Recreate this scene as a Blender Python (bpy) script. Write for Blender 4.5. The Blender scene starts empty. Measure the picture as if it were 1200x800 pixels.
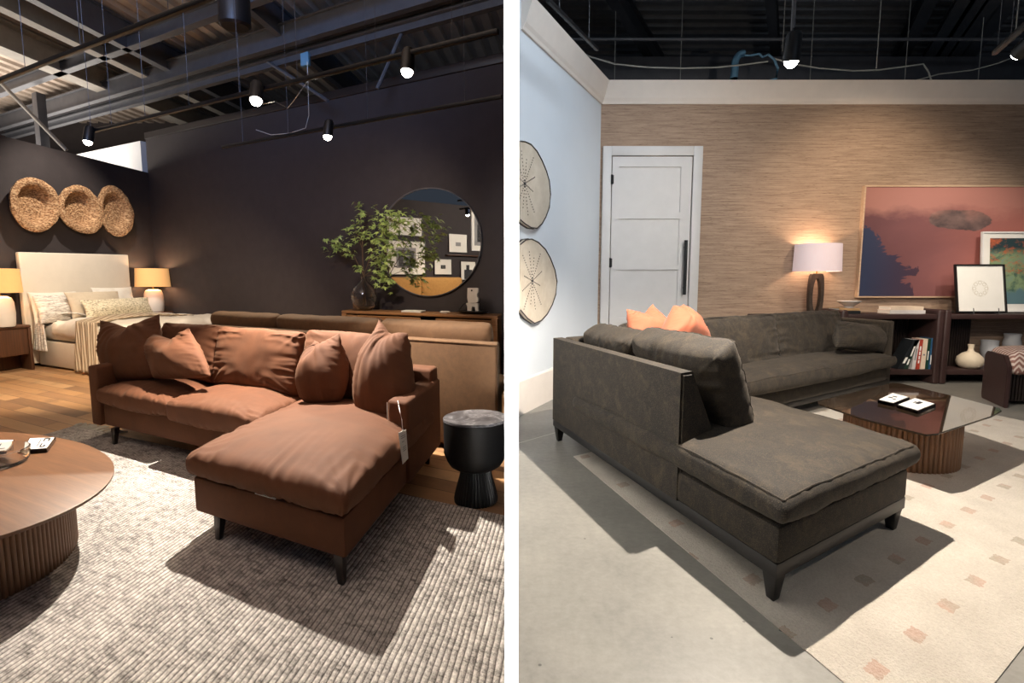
import bpy, bmesh, math, random
from mathutils import Vector, Matrix, noise
random.seed(7)
SC = bpy.context.scene
COL = SC.collection
PI = math.pi
# ---------------------------------------------------------------- camera
FX = 640.0; EYE = 1.3
TILT = math.atan(72 / FX)
CT, ST = math.cos(TILT), math.sin(TILT)
cam = bpy.data.cameras.new('camera')
cam.sensor_width = 36; cam.lens = 36 * FX / 1200; cam.clip_start = 0.05; cam.clip_end = 200
camo = bpy.data.objects.new('camera', cam); COL.objects.link(camo)
camo.location = (0, 0, EYE); camo.rotation_euler = (PI / 2 - TILT, 0, 0)
SC.camera = camo
SC.view_settings.view_transform = 'Standard'; SC.view_settings.look = 'None'
SC.view_settings.gamma = 1; SC.view_settings.use_curve_mapping = False
SC.view_settings.exposure = 0.0

def ray(px, py):
    x = (px - 600) / FX; y = (400 - py) / FX
    return (x, CT + y * ST, -ST + y * CT)
def F(px, py, z=0.0):
    r = ray(px, py); t = (z - EYE) / r[2]
    return Vector((r[0] * t, r[1] * t))
def hdir(px):
    r = ray(px, 328); return Vector((r[0], r[1])).normalized()
def Vp(px, py, p0, d):
    r = ray(px, py); n = (-d[1], d[0])
    t = (p0[0] * n[0] + p0[1] * n[1]) / (r[0] * n[0] + r[1] * n[1])
    return Vector((r[0] * t, r[1] * t, EYE + r[2] * t))
def Z(py, xy):
    yy = (400 - py) / FX; Y = xy[1]
    return EYE + (yy * Y * CT - Y * ST) / (CT + yy * ST)

class Fr:                       # a floor frame: origin and two floor directions
    def __init__(s, O, A, B):
        s.O = Vector(O[:2]); s.A = Vector(A[:2]).normalized(); s.B = Vector(B[:2]).normalized()
        s.det = s.A.x * s.B.y - s.A.y * s.B.x
    def w(s, u, v, z=0.0):
        p = s.O + s.A * u + s.B * v; return Vector((p.x, p.y, z))
    def uv(s, p):
        x, y = p[0] - s.O.x, p[1] - s.O.y
        return ((x * s.B.y - y * s.B.x) / s.det, (s.A.x * y - s.A.y * x) / s.det)
    def A3(s, k=1.0): return Vector((s.A.x * k, s.A.y * k, 0))
    def B3(s, k=1.0): return Vector((s.B.x * k, s.B.y * k, 0))
LA = -hdir(-600); LB = hdir(669)
L = Fr(F(405, 657, .13), LA, LB)                # left room, brown sofa origin
RX = Vector((1, 0)); RY = hdir(930)
R1, R2 = hdir(1538), hdir(402)
S = Fr(F(908, 714, 0), R1, R2)                  # dark sofa frame

# ---------------------------------------------------------------- materials
def s2l(c):
    return tuple((x / 12.92 if x <= .04045 else ((x + .055) / 1.055) ** 2.4) for x in c)
def rgb(r, g, b): return s2l((r / 255, g / 255, b / 255)) + (1,)
class MB_:
    def __init__(s, name):
        s.m = bpy.data.materials.new(name); s.m.use_nodes = True
        s.nt = s.m.node_tree; s.b = s.nt.nodes['Principled BSDF']
        s._c = None
    def n(s, t, **k):
        o = s.nt.nodes.new(t)
        for a, v in k.items(): setattr(o, a, v)
        return o
    def l(s, a, b): s.nt.links.new(a, b)
    def pos(s, A=None, B=None, sc=(1, 1, 1)):
        g = s.n('ShaderNodeNewGeometry').outputs['Position'] if A is not None else s.n('ShaderNodeTexCoord').outputs['Object']
        if A is None:
            mp = s.n('ShaderNodeMapping'); mp.inputs['Scale'].default_value = sc; s.l(g, mp.inputs[0]); return mp.outputs[0]
        det = A[0] * B[1] - A[1] * B[0]
        da = (B[1] / det, -B[0] / det, 0); db = (-A[1] / det, A[0] / det, 0)
        cmb = s.n('ShaderNodeCombineXYZ')
        for i, (d, k) in enumerate(((da, sc[0]), (db, sc[1]), ((0, 0, 1), sc[2]))):
            v = s.n('ShaderNodeVectorMath', operation='DOT_PRODUCT'); s.l(g, v.inputs[0])
            v.inputs[1].default_value = tuple(x * k for x in d); s.l(v.outputs['Value'], cmb.inputs[i])
        return cmb.outputs[0]
    def noise(s, vec, scale=5, detail=4, rough=.6, dist=0):
        o = s.n('ShaderNodeTexNoise'); o.inputs['Scale'].default_value = scale; o.inputs['Detail'].default_value = detail
        o.inputs['Roughness'].default_value = rough; o.inputs['Distortion'].default_value = dist
        if vec is not None: s.l(vec, o.inputs['Vector'])
        return o.outputs['Fac']
    def ramp(s, fac, stops):
        o = s.n('ShaderNodeValToRGB'); e = o.color_ramp.elements
        while len(e) < len(stops): e.new(.5)
        for i, (p, c) in enumerate(stops): e[i].position = p; e[i].color = c if len(c) == 4 else tuple(c) + (1,)
        s.l(fac, o.inputs[0]); return o.outputs[0]
    def mix(s, f, a, b, mode='MIX'):
        o = s.n('ShaderNodeMix', data_type='RGBA', blend_type=mode)
        for i, v in ((0, f), (6, a), (7, b)):
            if isinstance(v, (int, float, tuple)): o.inputs[i].default_value = v
            else: s.l(v, o.inputs[i])
        return o.outputs[2]
    def mth(s, op, a, b=None):
        o = s.n('ShaderNodeMath', operation=op)
        for i, v in ((0, a), (1, b)):
            if v is None: continue
            if isinstance(v, (int, float)): o.inputs[i].default_value = v
            else: s.l(v, o.inputs[i])
        return o.outputs[0]
    def bump(s, h, strength=.3, dist=.01):
        o = s.n('ShaderNodeBump'); o.inputs['Strength'].default_value = strength; o.inputs['Distance'].default_value = dist
        s.l(h, o.inputs['Height']); s.l(o.outputs[0], s.b.inputs['Normal'])
    def col(s, c):
        if isinstance(c, tuple): s.b.inputs['Base Color'].default_value = c
        else: s.l(c, s.b.inputs['Base Color'])
    def p(s, **k):
        for a, v in k.items(): s.b.inputs[a.replace('_', ' ')].default_value = v
        return s
M = {}
def simple(name, c, rough=.5, metal=0, var=.12, scale=6, bump=0, bscale=60, **k):
    m = MB_(name); v = m.pos()
    f = m.noise(v, scale, 4)
    d = tuple(x * (1 - var) for x in c[:3]) + (1,); e = tuple(min(1, x * (1 + var)) for x in c[:3]) + (1,)
    m.col(m.ramp(f, [(.3, d), (.7, e)]))
    m.p(Roughness=rough, Metallic=metal, **k)
    if bump: m.bump(m.noise(v, bscale, 3), bump, .004)
    M[name] = m.m; return m.m
def fabric(name, c, lo=.75, hi=1.3, scale=9, sheen=.4, tint=None, bump=.25, fine=260, rough=.85, speck=None):
    m = MB_(name); v = m.pos()
    a = m.noise(v, scale, 6, .65); b = m.noise(v, fine, 2, .5)
    base = m.ramp(a, [(.28, tuple(x * lo for x in c[:3])), (.72, tuple(min(1, x * hi) for x in c[:3]))])
    if speck:
        base = m.mix(m.ramp(b, [(.54, (0, 0, 0)), (.72, (.8, .8, .8))]), base, speck)
        base = m.mix(m.ramp(m.noise(v, 9, 6, .75, 1.2), [(.48, (0, 0, 0)), (.8, (.55, .55, .55))]), base, speck)
    m.col(base); m.p(Roughness=rough, Sheen_Weight=sheen, Sheen_Roughness=.45)
    m.b.inputs['Sheen Tint'].default_value = tint or (1, .8, .6, 1)
    m.bump(b, bump, .002); M[name] = m.m; return m.m
def woodmat(name, c1, c2, A=(1, 0), B=(0, 1), axis=0, rough=.45, k=1.0, objc=False):
    m = MB_(name)
    sc = [30 * k, 30 * k, 30 * k]; sc[axis] = 1.6 * k
    v = m.pos(None, None, tuple(sc)) if objc else m.pos(A, B, tuple(sc))
    a = m.noise(v, 1, 6, .6, .4); b = m.noise(v, 4, 3, .5)
    cc = m.ramp(a, [(.3, c1), (.7, c2)]); cc = m.mix(m.ramp(b, [(.45, (0, 0, 0)), (.8, (.5, .5, .5))]), cc, tuple(x * .55 for x in c1[:3]) + (1,))
    m.col(cc); m.p(Roughness=rough); m.bump(a, .12, .003); M[name] = m.m; return m.m

simple('dark_wall_paint', rgb(50, 43, 43), .75, bump=.1)
simple('white_paint', rgb(232, 232, 230), .55, var=.03)
simple('partition_white', rgb(252, 252, 252), .6, var=.01)
simple('cool_wall_paint', rgb(214, 219, 224), .7, var=.03, scale=1)
simple('crown_paint', rgb(226, 216, 206), .6, var=.03)
simple('door_paint', rgb(205, 202, 200), .45, var=.03)
simple('black_metal', rgb(22, 22, 24), .4, .3)
simple('steel', rgb(92, 92, 96), .5, .4, bump=.05)
simple('cream_steel', rgb(140, 133, 124), .6)
simple('dark_steel', rgb(48, 50, 54), .6, .2)
simple('blue_duct', rgb(105, 150, 178), .5)
simple('wire', rgb(150, 148, 142), .5, .3)
simple('cable', rgb(188, 186, 175), .5)
fabric('brown_velvet', rgb(97, 56, 30), .80, 1.15, 6, .08, (1, .62, .38, 1), .12)
fabric('ochre_fabric', rgb(176, 132, 72), .9, 1.15, 20, .1)
fabric('tan_fabric', rgb(104, 75, 49), .85, 1.2, 20, .1, (1, .85, .6, 1), .4, 200)
fabric('dark_chenille', rgb(25, 20, 14), .4, 1.8, 4, .06, (1, .85, .7, 1), .8, 240, speck=rgb(92, 77, 57))
fabric('coral_velvet', rgb(156, 86, 60), .9, 1.1, 6, .12, (1, .8, .7, 1), .1)
fabric('headboard_linen', rgb(214, 204, 188), .96, 1.04, 4, .1, bump=.2)
fabric('white_bedding', rgb(216, 210, 198), .93, 1.05, 5, .1, bump=.2)
fabric('beige_pillow', rgb(190, 175, 152), .92, 1.08, 12, .1)
simple('dark_leg_wood', rgb(38, 30, 27), .4)
simple('dark_frame_wood', rgb(23, 20, 19), .45)
simple('espresso_wood', rgb(58, 40, 38), .45, var=.15)
simple('ceramic_white', rgb(222, 215, 205), .6, var=.04, bump=.15, bscale=40)
simple('ceramic_gloss', rgb(196, 196, 198), .2, var=.08)
simple('ceramic_cream', rgb(224, 208, 184), .7, var=.1, bump=.3, bscale=50)
simple('paper', rgb(240, 238, 232), .6, var=.02)
simple('mat_board', rgb(236, 234, 224), .6, var=.02)
simple('ink', rgb(40, 40, 44), .6)
simple('grey_ink', rgb(140, 140, 140), .6)
simple('black_stain', rgb(16, 16, 17), .5, bump=.1)
simple('brass', rgb(150, 120, 70), .35, .9)
simple('bark', rgb(88, 66, 44), .8)
woodmat('walnut', rgb(92, 61, 38), rgb(114, 77, 48), LA, LB, 0, .5)
woodmat('walnut_dark', rgb(70, 44, 30), rgb(98, 64, 42), LA, LB, 2, .5)
woodmat('console_wood', rgb(134, 94, 60), rgb(172, 126, 82), LA, LB, 0, .5)
woodmat('fluted_walnut', rgb(112, 78, 52), rgb(126, 90, 62), (1, 0), (0, 1), 2, .5)
woodmat('blond_frame', rgb(196, 166, 138), rgb(212, 184, 156), (1, 0), (0, 1), 0, .5)

def emis(name, c, st):
    m = MB_(name); m.col(c); m.b.inputs['Emission Color'].default_value = c; m.b.inputs['Emission Strength'].default_value = st
    v = m.noise(m.pos(), 3, 2); m.b.inputs['Roughness'].default_value = .6
    M[name] = m.m
emis('lamp_bulb', (1, .85, .65, 1), 60)
emis('track_lens', (1, .93, .82, 1), 40)
def shade_mat(name, c, st):
    m = MB_(name); v = m.noise(m.pos(None, None, (200, 200, 8)), 1, 2)
    m.col(m.ramp(v, [(.3, tuple(x * .93 for x in c[:3])), (.7, c)])); m.p(Roughness=.8)
    m.b.inputs['Emission Color'].default_value = c; m.b.inputs['Emission Strength'].default_value = st
    M[name] = m.m
shade_mat('warm_shade', rgb(232, 176, 112), .45)
shade_mat('pink_shade', rgb(226, 206, 208), .35)
m = MB_('clear_glass'); m.p(Roughness=.02, IOR=1.45); m.b.inputs['Transmission Weight'].default_value = 1
m.col(m.ramp(m.noise(m.pos(), 3), [(0, (.96, .98, .98)), (1, (1, 1, 1))])); M['clear_glass'] = m.m
m = MB_('bronze_glass'); m.p(Roughness=.03, IOR=1.5, Alpha=1); m.b.inputs['Transmission Weight'].default_value = .9
m.b.inputs['Coat Weight'].default_value = 0; m.b.inputs['Specular IOR Level'].default_value = .9
m.col(m.ramp(m.noise(m.pos(), 1), [(0, rgb(118, 96, 78)), (1, rgb(126, 104, 84))])); M['bronze_glass'] = m.m
m = MB_('mirror_glass'); m.p(Roughness=.01, Metallic=1); m.col(m.ramp(m.noise(m.pos(), 1), [(0, (.9, .9, .9)), (1, (.92, .92, .92))])); M['mirror_glass'] = m.m
m = MB_('leaf'); f = m.noise(m.pos(), 12, 3); m.col(m.ramp(f, [(.3, rgb(84, 108, 44)), (.7, rgb(178, 196, 110))])); m.p(Roughness=.5); m.b.inputs['Transmission Weight'].default_value = 0; M['leaf'] = m.m
# seagrass: twisted rope coils
m = MB_('seagrass'); v = m.pos()
a_ = m.noise(m.pos(None, None, (38, 38, 90)), 1, 5, .75, .6); vo = m.n('ShaderNodeTexVoronoi'); m.l(m.pos(None, None, (30, 30, 55)), vo.inputs['Vector']); vo.inputs['Scale'].default_value = 1.0
mx = m.mth('ADD', m.mth('MULTIPLY', a_, .7), m.mth('MULTIPLY', vo.outputs['Distance'], .45))
m.col(m.ramp(mx, [(.40, rgb(96, 66, 42)), (.55, rgb(160, 118, 80)), (.75, rgb(206, 170, 128))])); m.p(Roughness=.85); m.bump(mx, 1, .02); M['seagrass'] = m.m
# patterned cloths
m = MB_('stripe_pillow'); v = m.pos(None, None, (1, 1, 1)); nz = m.noise(m.pos(None, None, (6, 6, 60)), 1, 3)
m.col(m.ramp(nz, [(.42, rgb(214, 208, 198)), (.5, rgb(150, 140, 130)), (.56, rgb(222, 216, 206))])); m.p(Roughness=.9); M['stripe_pillow'] = m.m
m = MB_('lumbar_weave'); nz = m.noise(m.pos(None, None, (26, 26, 70)), 1, 3, .8)
m.col(m.ramp(nz, [(.4, rgb(224, 212, 184)), (.52, rgb(200, 186, 156)), (.62, rgb(128, 118, 102))])); m.p(Roughness=.9); m.bump(nz, .5, .01); M['lumbar_weave'] = m.m
m = MB_('throw_knit'); w = m.n('ShaderNodeTexWave', bands_direction='X'); w.inputs['Scale'].default_value = 9; w.inputs['Distortion'].default_value = 1; m.l(m.pos(LA, LB), w.inputs[0])
m.col(m.ramp(w.outputs['Fac'], [(.2, rgb(158, 138, 112)), (.6, rgb(206, 190, 166))])); m.p(Roughness=.95); m.bump(w.outputs['Fac'], .5, .02); M['throw_knit'] = m.m
m = MB_('chevron_knit'); v = m.pos(RX, RY)
sp = m.n('ShaderNodeSeparateXYZ'); m.l(v, sp.inputs[0])
zz = m.mth('PINGPONG', m.mth('MULTIPLY', sp.outputs[0], 1), .045)
st = m.mth('FRACT', m.mth('MULTIPLY', m.mth('ADD', m.mth('ADD', sp.outputs[2], sp.outputs[1]), m.mth('MULTIPLY', zz, .9)), 17))
m.col(m.ramp(st, [(.42, rgb(226, 208, 196)), (.52, rgb(150, 108, 98))])); m.p(Roughness=.95); M['chevron_knit'] = m.m
# grasscloth
m = MB_('grasscloth'); v = m.pos((1, 0), (0, 1), (2.2, 2.2, 55)); a = m.noise(v, 1, 5, .7); b = m.noise(m.pos((1, 0), (0, 1), (14, 14, 190)), 1, 3, .6)
c = m.ramp(a, [(.3, rgb(132, 108, 91)), (.5, rgb(162, 137, 117)), (.72, rgb(188, 162, 138))])
c = m.mix(m.ramp(b, [(.58, (0, 0, 0)), (.72, (.75, .75, .75))]), c, rgb(98, 76, 60))
m.col(c); m.p(Roughness=.8); m.bump(b, .25, .004); M['grasscloth'] = m.m
# wood floor
m = MB_('plank_floor'); v = m.pos(LA, LB, (1, 1, 1))
br = m.n('ShaderNodeTexBrick'); m.l(v, br.inputs['Vector']); br.offset = .37; br.inputs['Scale'].default_value = 1; br.inputs['Brick Width'].default_value = 1.5; br.inputs['Row Height'].default_value = .17
br.inputs['Mortar Size'].default_value = .003; br.inputs['Color1'].default_value = (0, 0, 0, 1); br.inputs['Color2'].default_value = (1, 1, 1, 1); br.inputs['Mortar'].default_value = (.2, .2, .2, 1)
sv = m.pos(LA, LB, (2.0, 16, 1)); g = m.noise(sv, 1, 6, .65, .5)
tone = m.mix(.35, br.outputs['Color'], g)
c = m.ramp(tone, [(.12, rgb(116, 88, 66)), (.35, rgb(160, 122, 88)), (.6, rgb(188, 146, 102)), (.9, rgb(208, 172, 128))])
c = m.mix(m.ramp(m.noise(v, 2.2, 4), [(.55, (0, 0, 0)), (.75, (.6, .6, .6))]), c, rgb(112, 88, 70))
c = m.mix(br.outputs['Fac'], c, rgb(70, 50, 36))
m.col(c); m.p(Roughness=.45); m.bump(g, .08, .004); M['plank_floor'] = m.m
# concrete
m = MB_('concrete'); v = m.pos((1, 0), (0, 1)); a = m.noise(v, 1.6, 6, .6); b = m.noise(v, 26, 5, .7)
c = m.ramp(a, [(.3, rgb(112, 110, 105)), (.7, rgb(146, 142, 134))]); c = m.mix(.3, c, m.ramp(b, [(.3, rgb(104, 102, 98)), (.7, rgb(158, 154, 146))]))
vo = m.n('ShaderNodeTexVoronoi'); m.l(v, vo.inputs['Vector']); vo.inputs['Scale'].default_value = 9; sk = m.noise(v, 2.3, 2)
pit = m.mth('MULTIPLY', m.mth('LESS_THAN', vo.outputs['Distance'], .055), m.mth('GREATER_THAN', sk, .52))
c = m.mix(pit, c, rgb(84, 82, 78))
jA = (F(700, 493) - F(609, 519)).normalized(); jB = Vector((-jA.y, jA.x)); jo = F(609, 519).dot(jB)
sp = m.n('ShaderNodeSeparateXYZ'); m.l(m.pos(jA, jB), sp.inputs[0])
jl = m.mth('LESS_THAN', m.mth('ABSOLUTE', m.mth('SUBTRACT', m.mth('MODULO', m.mth('ADD', m.mth('SUBTRACT', sp.outputs[1], jo), 200), 200), 0.0)), .012)
c = m.mix(jl, c, rgb(176, 172, 162))
m.col(c); m.p(Roughness=.42); m.bump(b, .05, .003); M['concrete'] = m.m
# left rug: loop rows along LB
m = MB_('loop_rug'); v = m.pos(LA, LB); sp = m.n('ShaderNodeSeparateXYZ'); m.l(v, sp.inputs[0])
wob = m.noise(v, 5, 2)
row = m.mth('MULTIPLY', m.mth('ADD', sp.outputs[0], m.mth('MULTIPLY', wob, .012)), 40)
ridge = m.mth('ABSOLUTE', m.mth('SINE', m.mth('MULTIPLY', row, PI)))
rid = m.mth('FLOOR', row)
cv = m.n('ShaderNodeCombineXYZ'); m.l(m.mth('MULTIPLY', rid, .41), cv.inputs[0]); m.l(m.mth('MULTIPLY', sp.outputs[1], 20), cv.inputs[1])
spk = m.noise(cv.outputs[0], 1.0, 5, .8)
fleck = m.noise(m.pos(LA, LB, (110, 60, 1)), 1, 4, .8)
patch = m.noise(v, 2.2, 3)
tt = m.mth('ADD', m.mth('MULTIPLY', spk, .45), m.mth('ADD', m.mth('MULTIPLY', fleck, .4), m.mth('MULTIPLY', patch, .15)))
c = m.ramp(tt, [(.38, rgb(72, 68, 66)), (.45, rgb(152, 147, 142)), (.52, rgb(206, 201, 195)), (.62, rgb(242, 238, 231))])
c = m.mix(m.ramp(ridge, [(.0, (1, 1, 1)), (.5, (0, 0, 0))]), c, rgb(104, 98, 95), 'MULTIPLY')
m.col(c); m.p(Roughness=.95); hgt = m.mth('ADD', ridge, m.mth('MULTIPLY', fleck, 1.3)); m.bump(hgt, .9, .008); M['loop_rug'] = m.m
# right rug: cream shag with little squares
m = MB_('shag_rug'); v = m.pos(R1, R2); sp = m.n('ShaderNodeSeparateXYZ'); m.l(v, sp.inputs[0])
def cell(o, per, half, off=0.0):
    q = m.mth('ABSOLUTE', m.mth('SUBTRACT', m.mth('FRACT', m.mth('ADD', m.mth('DIVIDE', o, per), off)), .5))
    return q
nj = m.noise(v, 60, 3)
xx = m.mth('ADD', sp.outputs[0], m.mth('MULTIPLY', nj, .03)); yy = m.mth('ADD', sp.outputs[1], m.mth('MULTIPLY', nj, -.03))
rowi = m.mth('FLOOR', m.mth('DIVIDE', yy, .29))
xs = m.mth('ADD', xx, m.mth('MULTIPLY', m.mth('MODULO', rowi, 2), .16))
inx = m.mth('LESS_THAN', cell(xs, .32, 0), .13); iny = m.mth('LESS_THAN', cell(yy, .29, 0), .11)
sq = m.mth('MULTIPLY', inx, iny)
a = m.noise(v, 90, 4, .7); b = m.noise(v, 4, 4)
c = m.ramp(b, [(.3, rgb(182, 171, 156)), (.7, rgb(205, 195, 180))])
tone = m.ramp(m.noise(v, 3.1, 2), [(.4, rgb(136, 120, 94)), (.6, rgb(176, 130, 104))])
c = m.mix(m.mth('MULTIPLY', sq, .8), c, tone)
c = m.mix(.25, c, m.ramp(a, [(.3, rgb(150, 140, 128)), (.7, rgb(228, 220, 208))]), 'MIX')
m.col(c); m.p(Roughness=1, Sheen_Weight=.2); m.bump(m.mth('SUBTRACT', a, m.mth('MULTIPLY', sq, .25)), .9, .014); M['shag_rug'] = m.m
# marble black
m = MB_('black_marble'); v = m.pos(); a = m.noise(v, 5, 6, .6, 2.5); m.col(m.ramp(a, [(.35, rgb(58, 58, 62)), (.52, rgb(98, 98, 102)), (.56, rgb(148, 148, 152)), (.6, rgb(84, 84, 88))])); m.p(Roughness=.35); M['black_marble'] = m.m
# deck ceilings
simple('deck_left', rgb(168, 152, 138), .7, var=.2, scale=1.2)
simple('deck_right', rgb(84, 84, 86), .7, var=.15)

# ---------------------------------------------------------------- mesh helpers
def finish(bm, name, mat, parent=None, smooth=True, angle=40):
    bmesh.ops.recalc_face_normals(bm, faces=bm.faces)
    me = bpy.data.meshes.new(name); bm.to_mesh(me); bm.free()
    if smooth:
        for p in me.polygons: p.use_smooth = True
        me.set_sharp_from_angle(angle=math.radians(angle))
    if mat is not None:
        for mm in (mat if isinstance(mat, (list, tuple)) else [mat]): me.materials.append(M[mm] if isinstance(mm, str) else mm)
    o = bpy.data.objects.new(name, me); COL.objects.link(o)
    if parent is not None:
        o.parent = parent; o.matrix_parent_inverse = Matrix.Translation(-parent.location) if parent.type == 'EMPTY' and parent.parent is None else Matrix.Identity(4)
    # give each mesh a local origin
    return o
def sub(o, parent):      # make o a sub-part of a mesh part whose geometry is in world coordinates
    o.parent = parent; return o
def thing(name, label, cat, loc=(0, 0, 0), group=None):
    o = bpy.data.objects.new(name, None); COL.objects.link(o); o.location = (loc[0], loc[1], loc[2] if len(loc) > 2 else 0)
    o.empty_display_size = .1; o['label'] = label; o['category'] = cat
    if group: o['group'] = group
    return o
def tag(o, label, cat, group=None):
    o['label'] = label; o['category'] = cat
    if group: o['group'] = group
    return o
def struct(o): o['kind'] = 'structure'; return o
def hexa(bm, pts, bev=0, seg=2):
    vs = [bm.verts.new(p) for p in pts]          # 0-3 bottom loop, 4-7 top loop
    fs = [bm.faces.new([vs[i] for i in q]) for q in ((3, 2, 1, 0), (4, 5, 6, 7), (0, 1, 5, 4), (1, 2, 6, 5), (2, 3, 7, 6), (3, 0, 4, 7))]
    if bev:
        es = list({e for f in fs for e in f.edges})
        bmesh.ops.bevel(bm, geom=es, offset=bev, segments=seg, affect='EDGES', profile=.5)
    return bm
def fbox(bm, fr, u0, u1, v0, v1, z0, z1, bev=0, seg=2, tz=None):
    p = [fr.w(u0, v0, z0), fr.w(u1, v0, z0), fr.w(u1, v1, z0), fr.w(u0, v1, z0), fr.w(u0, v0, z1), fr.w(u1, v0, z1), fr.w(u1, v1, z1), fr.w(u0, v1, z1)]
    return hexa(bm, p, bev, seg)
def FB(name, mat, fr, u0, u1, v0, v1, z0, z1, bev=0, parent=None, seg=2):
    bm = bmesh.new(); fbox(bm, fr, u0, u1, v0, v1, z0, z1, bev, seg); return finish(bm, name, mat, parent)
def tube(bm, pts, r, n=8, r2=None, cap=True):
    pts = [Vector(p) for p in pts]; rings = []
    k = len(pts)
    for i, p in enumerate(pts):
        d = (pts[min(i + 1, k - 1)] - pts[max(i - 1, 0)]).normalized()
        a = d.cross(Vector((0, 0, 1)))
        if a.length < 1e-3: a = d.cross(Vector((1, 0, 0)))
        a.normalize(); b = d.cross(a)
        rr = r + ((r2 - r) * i / (k - 1) if r2 is not None else 0)
        rings.append([bm.verts.new(p + (a * math.cos(2 * PI * j / n) + b * math.sin(2 * PI * j / n)) * rr) for j in range(n)])
    for i in range(k - 1):
        for j in range(n): bm.faces.new((rings[i][j], rings[i][(j + 1) % n], rings[i + 1][(j + 1) % n], rings[i + 1][j]))
    if cap: bm.faces.new(rings[0][::-1]); bm.faces.new(rings[-1])
    return bm
def lathe(bm, prof, O, X=Vector((1, 0, 0)), Y=Vector((0, 1, 0)), W=Vector((0, 0, 1)), n=48, flute=0, nf=0, closed=False):
    O = Vector(O); rings = []
    for (r, h) in prof:
        ring = []
        for j in range(n):
            a = 2 * PI * j / n; rr = r
            if flute and nf: rr = r - flute * (0.5 + .5 * math.cos(a * nf)) ** 3
            ring.append(bm.verts.new(O + X * (rr * math.cos(a)) + Y * (rr * math.sin(a)) + W * h))
        rings.append(ring)
    for i in range(len(prof) - 1):
        for j in range(n): bm.faces.new((rings[i][j], rings[i][(j + 1) % n], rings[i + 1][(j + 1) % n], rings[i + 1][j]))
    if not closed:
        if prof[0][0] > 1e-4: bm.faces.new(rings[0][::-1])
        if prof[-1][0] > 1e-4: bm.faces.new(rings[-1])
    bmesh.ops.remove_doubles(bm, verts=bm.verts, dist=1e-5)
    return bm
def prism(bm, pts, W, bev=0):
    W = Vector(W); a = [bm.verts.new(p) for p in pts]; b = [bm.verts.new(Vector(p) + W) for p in pts]
    f1 = bm.faces.new(a[::-1]); f2 = bm.faces.new(b); n = len(pts)
    for i in range(n): bm.faces.new((a[i], a[(i + 1) % n], b[(i + 1) % n], b[i]))
    if bev: bmesh.ops.bevel(bm, geom=list(set(f1.edges) | set(f2.edges)), offset=bev, segments=2, affect='EDGES')
    return bm
def nz(p, s, seed=0.0): return noise.noise(Vector((p[0] * s + seed * 7.3, p[1] * s + seed * 3.1, p[2] * s + seed)))
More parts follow.
